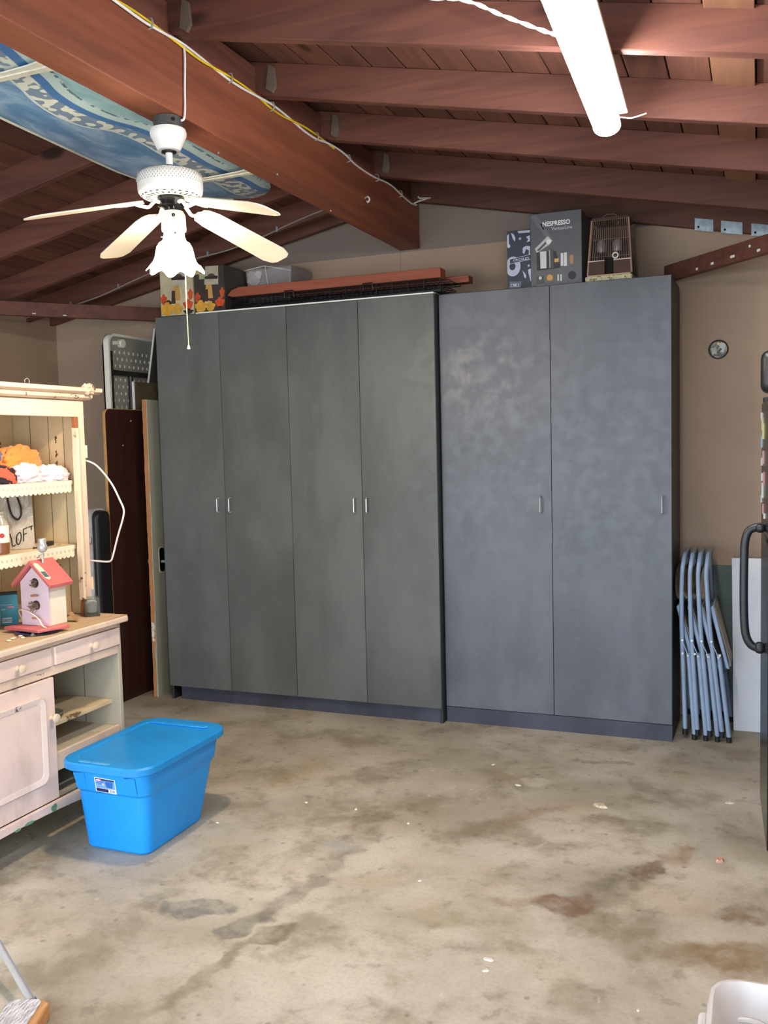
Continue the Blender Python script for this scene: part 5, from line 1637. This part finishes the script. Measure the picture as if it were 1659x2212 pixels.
MB().tube([(-3.80, ya_ + 0.225, 2.068), (-3.80, ya_ + 0.225, 1.2)], 0.016, 12).build('folded_leg', M_TL, ft)
MB().cyl((-3.826, ya_ + 0.155, zt_ - 0.055), (-3.792, ya_ + 0.155, zt_ - 0.055), 0.028, n=20).build('corner_boss', M_TW, ft, bevel=0.004)
MB().box(-3.826, -3.800, ya_ + 0.09, ya_ + 0.14, zt_ - 0.066, zt_ - 0.044).build('boss_rib', M_TW, ft)
# dark brown table top with oak edge
dt = empty('brown_tabletop', (-3.722, 5.07, 0), 'dark brown wood-grain tabletop with pale oak edge standing on end beside the hutch', 'tabletop')
M_BRN = wood('walnut_laminate', (50, 27, 24), (68, 38, 34), 2, rough=0.32, grain=16, var=0.02, knots=False, bump=0.03)
o_ = rrect(4.700, 5.47, 0.0, 1.845, 0.04, 6)
MB().prism(o_, YZ(-3.734), 0, 0.018).build('panel', M_BRN, dt)
mb = MB()
o2 = rrect(4.697, 5.473, 0.0, 1.848, 0.042, 6)
N_ = len(o_)
for (pp, x) in ((o_, -3.7345), (o2, -3.7345), (o2, -3.7155), (o_, -3.7155)):
    mb.v += [Vector((x, a, max(b, 0.0))) for a, b in pp]
for r_ in range(4):
    for i in range(N_):
        j = (i + 1) % N_
        s2 = (r_ + 1) % 4
        mb.f.append([r_ * N_ + i, r_ * N_ + j, s2 * N_ + j, s2 * N_ + i])
mb.build('oak_edge_band', plain('pale_oak', (206, 158, 96), 0.45), dt)
for (y, z) in ((4.95, 1.775), (4.86, 1.62)):
    MB().obox((-3.7155, y, z), (0.0014, 0.008, 0.008)).build('paint_speck', M_WHITE, dt)
# brown board with white edge
bw_ = empty('brown_board', (-3.764, 5.25, 0), 'olive-brown board with a white front edge standing behind the dark brown tabletop', 'board')
MB().box(-3.772, -3.756, 5.06, 5.46, 0.0, 2.032).build('panel', plain('olive_brown_panel', (112, 98, 74), 0.5), bw_)
MB().box(-3.7723, -3.7557, 5.052, 5.0598, 0.0, 2.0322).build('white_edge', M_WHITE, bw_)
# thin dark board with white edge leaning on the cabinet
lp = empty('leaning_board', (-3.73, 5.34, 2.033), 'thin dark board with white edge tilted on top of the olive-brown board', 'board')
for (nm, a, b, mt) in (('panel', 5.223, 5.46, plain('dark_olive_panel', (76, 70, 58), 0.5)), ('white_edge', 5.216, 5.2227, M_WHITE)):
    MB().hexa([(-3.770, a, 2.0335), (-3.758, a, 2.0335), (-3.758, b, 2.0335), (-3.770, b, 2.0335)], [(-3.702, a, 2.385), (-3.690, a, 2.385), (-3.690, b, 2.385), (-3.702, b, 2.385)]).build(nm, mt, lp)
# old painted door standing on edge
od = empty('old_door', (-3.57, 5.2, 0), 'old grey-green painted door with bare chipped wood edge and round knobs beside the left cabinet', 'door')
M_DOORF = plain('grey_green_door_paint', (172, 172, 156), 0.5, var=0.05, sc=3)
MB().box(-3.606, -3.572, 4.925, 5.46, 0.0, 1.905).build('door_leaf', M_DOORF, od, bevel=0.002)
mb = MB()
r5 = random.Random(3)
zs = [0.002 + 1.90 * i / 60 for i in range(61)]
for zz in zs:
    w1 = -3.607 + r5.uniform(0.0, 0.004)
    w2 = -3.573 - r5.uniform(0.0, 0.006) - (0.008 if zz < 0.35 else 0)
    mb.v += [Vector((w1, 4.9245, zz)), Vector((w2, 4.9245, zz)), Vector((w2, 4.9225, zz)), Vector((w1, 4.9225, zz))]
for i in range(60):
    for k in range(4):
        l = (k + 1) % 4
        mb.f.append([i * 4 + k, i * 4 + l, (i + 1) * 4 + l, (i + 1) * 4 + k])
mb.f += [[3, 2, 1, 0], [240, 241, 242, 243]]
mb.build('bare_edge', chipped('bare_door_edge', (190, 128, 78), (236, 220, 196), thr=0.62, sc=10, dirt=(140, 84, 50)), od)
MB().prism(rrect(4.985, 5.045, 0.795, 0.965, 0.025, 6), YZ(-3.5725), 0.0005, 0.004).build('lock_plate_rim', plain('rim_cream', (214, 206, 182), 0.4), od)
MB().prism(rrect(4.991, 5.039, 0.803, 0.957, 0.020, 6), YZ(-3.572), 0.003, 0.0055).build('lock_plate', M_BLACKG, od)
for sx, x in ((1, -3.5665), (-1, -3.6065)):
    prof_ = [(0.010, 0.0), (0.008, 0.022 * sx), (0.018, 0.030 * sx), (0.026, 0.040 * sx), (0.025, 0.052 * sx), (0.012, 0.060 * sx)]
    MB().lathe(prof_, (x, 5.012, 0.868), 22, axis='x').build('door_knob', plain('dull_steel_knob', (168, 166, 158), 0.3, 0.6), od)
# black hard case with metal edge
hc = empty('instrument_case', (-3.755, 4.62, 0), 'tall black hard case with aluminium edge and latch behind the hutch', 'case')
MB().prism(rrect(4.560, 4.688, 0.0, 1.225, 0.045, 7), YZ(-3.81), 0, 0.112).build('shell', M_BLACK, hc, bevel=0.02, seg=3)
o1 = rrect(4.548, 4.694, -0.0, 1.237, 0.053, 8)
o2 = rrect(4.558, 4.686, 0.008, 1.227, 0.045, 8)
mb = MB()
N_ = len(o1)
for (pp, x) in ((o1, -3.785), (o1, -3.735), (o2, -3.735), (o2, -3.785)):
    mb.v += [Vector((x, a, b)) for a, b in pp]
for r_ in range(4):
    for i in range(N_):
        j = (i + 1) % N_
        s2 = (r_ + 1) % 4
        mb.f.append([r_ * N_ + i, r_ * N_ + j, s2 * N_ + j, s2 * N_ + i])
mb.build('metal_edge', plain('satin_aluminium', (206, 208, 212), 0.4, 0.2), hc)
MB().obox((-3.748, 4.541, 1.05), (0.030, 0.014, 0.04)).build('latch', M_STEEL, hc, bevel=0.004)
for z in (1.07, 1.035):
    MB().cyl((-3.748, 4.534, z - 0.004), (-3.748, 4.530, z - 0.004), 0.008, n=10).build('latch_rivet', M_CHROME, hc)

# ------------------------------------------------------------------ right side: folding chairs, panels, refrigerator
M_CH = plain('blue_grey_chair_enamel', (142, 160, 184), 0.32, var=0.05)
M_PAD = plain('scuffed_beige_back', (214, 202, 176), 0.7, var=0.3, sc=40)
M_SEATB = plain('taupe_seat_underside', (150, 136, 116), 0.6, var=0.1)
names = ['closest to it', 'second from it', 'third from it', 'farthest, taupe seat showing']
Y0, Y1 = 5.045, 5.435
for i in range(4):
    c_ = empty('folding_chair', (-0.33 + 0.056 * i, 5.24, 0), 'blue-grey folding chair beside the right cabinet, ' + names[i], 'chair', 'folded chairs stacked beside the right cabinet')
    fA = (-0.346 + 0.061 * i, 0.035)
    mA = (-0.362 + 0.0475 * i, 0.55)
    tA = (-0.362 + 0.040 * i, 0.86)
    top = (-0.352 + 0.039 * i, 0.975)
    # U-shaped frame
    side = [(fA[0], fA[1]), ((fA[0] + mA[0]) / 2, 0.30), mA, ((mA[0] + tA[0]) / 2 - 0.002, 0.71), tA, (top[0] - 0.004, 0.925)]
    p = [(x, Y0, z) for x, z in side] + [(top[0], Y0 + 0.035, top[1] - 0.012), (top[0] + 0.002, Y0 + 0.09, top[1]), (top[0] + 0.002, Y1 - 0.09, top[1]), (top[0], Y1 - 0.035, top[1] - 0.012)] + [(x, Y1, z) for x, z in reversed(side)]
    MB().tube(smooth_path(p, 4), 0.0115, 12).build('tube_frame', M_CH, c_)
    # rear legs
    hB = (-0.330 + 0.0500 * i, 0.462)
    fB = (-0.300 + 0.057 * i, 0.022)
    for y in (Y0 - 0.004 + 0.006, Y1 - 0.002):
        MB().tube([(hB[0], y, hB[1]), (fB[0], y, fB[1])], 0.0115, 12).build('leg', M_CH, c_)
        MB().tube([(fB[0] - 0.0015, y, 0.030), (fB[0], y, 0.0)], 0.0135, 12).build('rubber_foot', M_BLACK, c_)
    for y in (Y0, Y1):
        MB().tube([(fA[0] - 0.001, y, fA[1] + 0.022), (fA[0], y, fA[1] - 0.010)], 0.0135, 12).build('rubber_foot', M_BLACK, c_)
    # hinge straps and rivets
    MB().bar((mA[0] + 0.004, Y0 - 0.014, 0.525), (hB[0] - 0.001, Y0 - 0.014, 0.452), 0.004, 0.018, up=(0, 1, 0)).build('hinge_strap', M_CH, c_)
    for (x, z) in ((mA[0] + 0.003, 0.530), (hB[0] - 0.001, 0.450), (fA[0] - 0.012, 0.46)):
        MB().cyl((x, Y0 - 0.021, z), (x, Y0 - 0.0115, z), 0.006, n=10).build('rivet', M_STEEL, c_)
    MB().bar(((hB[0] * 0.6 + fB[0] * 0.4), Y0 + 0.012, 0.286), ((hB[0] * 0.6 + fB[0] * 0.4), Y1 - 0.012, 0.286), 0.012, 0.012).build('stretcher', M_CH, c_)
    # curved back panel
    mb = MB()
    def back(u, v, off, i=i):
        y = Y0 - 0.010 + (Y1 - Y0 - 0.002) * u
        z = 0.745 + 0.185 * v
        x = tA[0] - 0.014 - 0.016 * math.sin(PI * v) ** 0.6 + 0.006 * v - off
        return Vector((x, y, z))
    mb.grid(lambda u, v: back(u, v, 0), 8, 10)
    mb.grid(lambda u, v: back(u, v, 0.006), 8, 10)
    mb.build('backrest', M_PAD, c_)
    # seat folded up between the legs
    dx = -0.393 + 0.0555 * i
    mb = MB()
    mb.hexa([(dx + 0.080, Y0 + 0.016, 0.385), (dx + 0.100, Y0 + 0.016, 0.380), (dx + 0.100, Y1 - 0.016, 0.380), (dx + 0.080, Y1 - 0.016, 0.385)],
            [(dx, Y0 + 0.016, 0.700), (dx + 0.020, Y0 + 0.016, 0.715), (dx + 0.020, Y1 - 0.016, 0.715), (dx, Y1 - 0.016, 0.700)])
    st_ = mb.build('seat', M_CH, c_, bevel=0.006)
    mb = MB()
    mb.hexa([(dx + 0.1005, Y0 + 0.030, 0.395), (dx + 0.106, Y0 + 0.030, 0.395), (dx + 0.106, Y1 - 0.03, 0.395), (dx + 0.1005, Y1 - 0.03, 0.395)],
            [(dx + 0.0225, Y0 + 0.030, 0.700), (dx + 0.028, Y0 + 0.030, 0.700), (dx + 0.028, Y1 - 0.03, 0.700), (dx + 0.0225, Y1 - 0.03, 0.700)])
    mb.build('seat_pan', M_SEATB, st_, bevel=0.002)

# green board low on the wall
MB().hexa([(-0.37, 5.445, 0), (0.02, 5.445, 0), (0.02, 5.460, 0), (-0.37, 5.460, 0)], [(-0.37, 5.482, 0.868), (0.02, 5.482, 0.868), (0.02, 5.497, 0.868), (-0.37, 5.497, 0.868)]).build(
    'green_board', plain('slate_green_board', (98, 110, 102), 0.7), label='slate green board leaning on the wall behind the folding chairs', cat='board')
MB().hexa([(-0.113, 5.275, 0), (0.42, 5.275, 0), (0.42, 5.288, 0), (-0.113, 5.288, 0)], [(-0.127, 5.425, 0.918), (0.413, 5.425, 0.918), (0.413, 5.438, 0.918), (-0.127, 5.438, 0.918)]).build(
    'white_board', plain('white_melamine', (226, 226, 230), 0.4, var=0.02), label='white board leaning on the wall between the folding chairs and the refrigerator', cat='board')

# black refrigerator, its door facing -x
rf_ = empty('refrigerator', (0.42, 3.83, 0), 'black refrigerator seen edge-on at the right edge of the photo', 'refrigerator')
def fb(nm, xa0, xa1, ya0, ya1, z0, z1, mt, bv=0.006):     # front skewed a little towards the camera
    k = 0.04
    f = lambda y: k * (4.10 - y)
    return MB().hexa([(xa0 + f(ya0), ya0, z0), (xa1, ya0, z0), (xa1, ya1, z0), (xa0 + f(ya1), ya1, z0)], [(xa0 + f(ya0), ya0, z1), (xa1, ya0, z1), (xa1, ya1, z1), (xa0 + f(ya1), ya1, z1)]).build(nm, mt, rf_, bevel=bv)
fb('body', 0.085, 0.80, 3.56, 4.095, 0.03, 1.735, M_BLACK)
fb('lower_door', 0.016, 0.082, 3.552, 4.10, 0.075, 1.195, M_BLACKG)
fb('upper_door', 0.016, 0.082, 3.552, 4.10, 1.205, 1.715, M_BLACKG)
fb('top_hinge_cover', 0.02, 0.10, 3.99, 4.09, 1.7155, 1.735, M_BLACK, 0.003)
MB().box(0.10, 0.78, 3.60, 4.06, 0.0, 0.03).build('foot_rail', M_BLACK, rf_)
fb('kick_grille', 0.045, 0.084, 3.565, 4.08, 0.008, 0.068, M_BLACK, 0.002)
yh = 3.80
pth = smooth_path([(0.022, yh, 1.238), (0.000, yh, 1.236), (-0.028, yh, 1.222), (-0.042, yh, 1.18), (-0.045, yh, 1.10), (-0.046, yh, 0.98), (-0.044, yh, 0.88), (-0.038, yh, 0.82), (-0.022, yh, 0.785), (0.000, yh, 0.772), (0.022, yh, 0.770)], 5)
MB().tube(pth, 0.0105, 14, flat=1.5).build('door_handle', M_BLACK, rf_)
for (a, b) in ((1.215, 1.25), (0.75, 0.795)):
    MB().box(-0.006, 0.030, yh - 0.018, yh + 0.018, a, b).build('handle_mount', M_BLACK, rf_, bevel=0.014, seg=3)
mags = [(4.05, 1.66, .05, .03, (214, 206, 190)), (3.98, 1.63, .05, .05, (196, 186, 120)), (4.03, 1.56, .03, .05, (120, 150, 170)), (3.92, 1.60, .05, .06, (206, 196, 90)), (4.02, 1.48, .04, .03, (200, 198, 192)),
        (3.90, 1.50, .04, .05, (190, 120, 110)), (4.0, 1.42, .05, .03, (210, 210, 206)), (3.95, 1.37, .05, .06, (226, 222, 214)), (3.85, 1.42, .05, .05, (180, 90, 80)), (3.90, 1.30, .03, .04, (200, 110, 90)), (4.04, 1.33, .02, .03, (190, 190, 186)), (3.80, 1.28, .04, .02, (220, 220, 214))]
MAGN = ['pale magnet at the top of the refrigerator door', 'dull yellow magnet second from the top of the refrigerator door', 'grey-blue magnet below the dull yellow one',
        'bright yellow magnet on the refrigerator door', 'pale grey magnet below the grey-blue one', 'dusty pink magnet on the refrigerator door', 'wide pale magnet at mid height of the upper refrigerator door',
        'large cream magnet below the wide pale one', 'brick red magnet on the refrigerator door', 'orange-red magnet low on the upper refrigerator door', 'small grey magnet low on the upper refrigerator door', 'lowest white magnet, just above the refrigerator handle']
for i, (y, z, w, hh, c) in enumerate(mags):
    c = tuple(int(q_ * 0.55 + 50) for q_ in c)
    x = 0.016 + 0.04 * (4.10 - y)
    mb = MB().hexa([(x - 0.006, y - w / 2, z - hh / 2), (x - 0.0004 + .04 * w / 2, y - w / 2, z - hh / 2), (x - 0.0004 - .04 * w / 2, y + w / 2, z - hh / 2), (x - 0.006, y + w / 2, z - hh / 2)],
                   [(x - 0.006, y - w / 2, z + hh / 2), (x - 0.0004 + .04 * w / 2, y - w / 2, z + hh / 2), (x - 0.0004 - .04 * w / 2, y + w / 2, z + hh / 2), (x - 0.006, y + w / 2, z + hh / 2)])
    mb.build('magnet', plain('magnet_%d' % i, c, 0.4), base=(x, y, z), label=MAGN[i], cat='magnet', group='magnets on the refrigerator')
mb = MB().box(0.010, 0.30, 3.58, 3.75, 1.7355, 1.885)
bx = mb.build('black_case', M_BLACK, bevel=0.03, seg=4, base=(0.16, 3.66, 1.7355), label='rounded black case on top of the refrigerator at the right edge', cat='case')

# ------------------------------------------------------------------ foreground things at the bottom edge
bk = empty('white_basket', (0.12, 2.03, 0), 'white plastic basket with handle cut-out at the lower right corner of the photo', 'basket')
M_BSK = plain('soft_white_plastic', (218, 209, 203), 0.35, var=0.02)
BX, BY = 0.158, 1.985
def rg(hx, hy, r, z, wave=0.0):
    pts_ = rrect(BX - hx, BX + hx, BY - hy, BY + hy, r, 8)
    return [Vector((a, b, z + wave * max(0.0, 1 - abs(a - BX) / (hx * 0.5)) ** 0.8 * (1 if abs(abs(b - BY) - hy) < 0.02 else 0))) for a, b in pts_]
def rg2(hx, hy, r, z, wave=0.0, n=60):
    # even sampling so the rim can rise at the handles
    base_ = rrect(-hx, hx, -hy, hy, r, 8)
    P_ = []
    tot = 0
    seg_ = []
    for i in range(len(base_)):
        a, b = Vector(base_[i]), Vector(base_[(i + 1) % len(base_)])
        seg_.append((tot, (b - a).length, a, b))
        tot += (b - a).length
    for k in range(n):
        s_ = tot * k / n
        for (t0_, L_, a, b) in seg_:
            if t0_ <= s_ <= t0_ + L_ + 1e-9:
                p_ = a + (b - a) * ((s_ - t0_) / max(L_, 1e-9))
                break
        zz = z
        if abs(abs(p_.y) - hy) < 0.012:
            zz += wave * max(0.0, math.cos(min(1, abs(p_.x) / 0.13) * PI / 2)) ** 0.7
        P_.append(Vector((BX + p_.x, BY + p_.y, zz)))
    return P_
rings = [rg2(0.180, 0.130, 0.05, 0.0), rg2(0.185, 0.135, 0.05, 0.01), rg2(0.225, 0.180, 0.06, 0.285), rg2(0.245, 0.200, 0.07, 0.312, 0.004), rg2(0.256, 0.211, 0.075, 0.320, 0.012), rg2(0.250, 0.205, 0.07, 0.345, 0.030), rg2(0.243, 0.198, 0.068, 0.346, 0.030), rg2(0.237, 0.192, 0.066, 0.335, 0.024), rg2(0.216, 0.171, 0.056, 0.27), rg2(0.180, 0.130, 0.05, 0.012)]
loft(rings, True, True).build('basket_body', M_BSK, bk, ang=50)
MB().tube([(BX - 0.262, BY + 0.02 + 0.0, 0.302), (BX - 0.262, BY + 0.10, 0.302)], 0.012, 10).build('side_grip', M_BSK, bk)
yb_ = lambda z: BY + 0.1695 + (z - 0.270) * 0.16        # inner face of the far wall
mb = MB().prism([(-0.040, 0.190), (0.010, 0.190), (0.010, 0.262), (-0.040, 0.260)], lambda a, b, d_: (a, yb_(b) - d_, b), 0.0, 0.003)
mb.build('handle_opening', plain('bright_white_gap', (250, 248, 238), 0.5, var=0.0), bk)
MB().tube(smooth_path([(-0.062, yb_(0.252) - 0.003, 0.252), (-0.045, yb_(0.268) - 0.004, 0.268), (-0.015, yb_(0.274) - 0.004, 0.274), (0.015, yb_(0.270) - 0.004, 0.270), (0.024, yb_(0.255) - 0.004, 0.255), (0.026, yb_(0.19) - 0.004, 0.19)], 4), 0.007, 8).build('handle_lip', M_BSK, bk)

sc_ = empty('floor_scraper', (-1.99, 1.98, 0), 'wooden block with ridged pale plate and chrome bar at the lower left corner', 'tool')
# block runs away to the lower left of the frame
bd = Vector((0.34, -0.94, 0)).normalized()
bs = Vector((-bd.y, bd.x, 0))
o0 = Vector((-1.902, 1.950, 0))
def bp(u, w, z):
    return tuple(o0 + bd * u + bs * w + Vector((0, 0, z)))
out = [(-0.006, -0.036), (-0.006, 0.050), (0.008, 0.068), (0.30, 0.072), (0.30, -0.050), (0.02, -0.048)]
M_WB = wood('block_wood', (176, 112, 66), (226, 176, 116), 1, var=0.02, knots=False)
MB().prism(out, lambda u, w, z: bp(u, w, z), 0.0, 0.045).build('wooden_block', M_WB, sc_, bevel=0.004)
t = NT('ridged_pale_plate')
q = t.sep(t.coord())
gr = t.noise(t.scale(t.coord(), (60, 6, 60)), 3.0, 4, 0.6)
t.bump(gr, 0.3, 0.002)
M_PLT = t.done(t.mix(t.ss(gr, 0.40, 0.62), lin((176, 170, 170)), lin((232, 226, 226))), 0.45)
MB().prism([(0.0, -0.034), (-0.002, 0.034), (0.010, 0.046), (0.298, 0.048), (0.298, -0.048), (0.02, -0.046)], lambda u, w, z: bp(u, w, z), 0.0453, 0.050).build('ridged_plate', M_PLT, sc_, bevel=0.001)
for k in range(9):
    MB().bar(bp(0.02, -0.040 + k * 0.0095, 0.0505), bp(0.296, -0.040 + k * 0.0095, 0.0505), 0.003, 0.0018).build('plate_ridge', M_PLT, sc_)
MB().tube([bp(-0.008, 0.010, 0.040), (-2.30, 2.19, 0.105)], 0.0105, 14).build('chrome_bar', M_STEEL, sc_)
MB().lathe([(0.0105, 0), (0.016, 0.002), (0.016, 0.012), (0.0105, 0.014)], bp(-0.012, 0.006, 0.030), 14).build('bar_ferrule', M_CHROME, sc_)

# ------------------------------------------------------------------ litter on the floor
def chip(name, label, x, y, s, c, seed, h_=0.006, cat='debris', group=None, rot=0.0, asp=1.0):
    r_ = random.Random(seed)
    n = 8
    bot = []
    top = []
    for k in range(n):
        a = 2 * PI * k / n
        rr = s * r_.uniform(0.6, 1.1)
        px, py = rr * math.cos(a) * asp, rr * math.sin(a)
        px, py = px * math.cos(rot) - py * math.sin(rot), px * math.sin(rot) + py * math.cos(rot)
        bot.append((x + px, y + py, 0.0))
        top.append((x + px * 0.75, y + py * 0.75, h_ * r_.uniform(0.6, 1.0)))
    mb = MB()
    mb.v = [Vector(p) for p in bot + top]
    mb.f = [list(range(n - 1, -1, -1)), list(range(n, 2 * n))] + [[k, (k + 1) % n, n + (k + 1) % n, n + k] for k in range(n)]
    return mb.build(name, plain('litter_%d_%d_%d' % c, c, 0.8, var=0.2, sc=60), base=(x, y, 0), label=label, cat=cat, group=group)
chip('brick_chip', 'small pinkish brick chip on the floor near the refrigerator', -0.123, 3.593, 0.020, (208, 158, 138), 1, 0.014)
chip('dry_leaf', 'curled pale dry leaf on the floor in front of the right cabinet', -0.625, 3.99, 0.030, (220, 206, 176), 2, 0.006, 'leaf', rot=-0.5, asp=1.3)
chip('dry_leaf', 'small pale leaf scrap on the floor near the white board', -0.105, 4.20, 0.018, (226, 212, 186), 3, 0.004, 'leaf', asp=1.4)
for i, (x, y, s_) in enumerate(((-0.76, 2.66, 0.012), (-0.75, 2.60, 0.009), (-1.62, 3.62, 0.008), (-2.12, 3.30, 0.007), (-1.13, 3.08, 0.007), (-1.35, 3.55, 0.007), (-1.02, 4.12, 0.012), (-1.20, 4.35, 0.008), (-0.30, 2.55, 0.006), (-1.86, 3.62, 0.008))):
    chip('paint_chip', 'one of the tiny white paint chips scattered on the concrete floor', x, y, s_, (236, 228, 210), 20 + i, 0.003, 'debris', 'white paint chips on the floor', rot=i, asp=1.5)
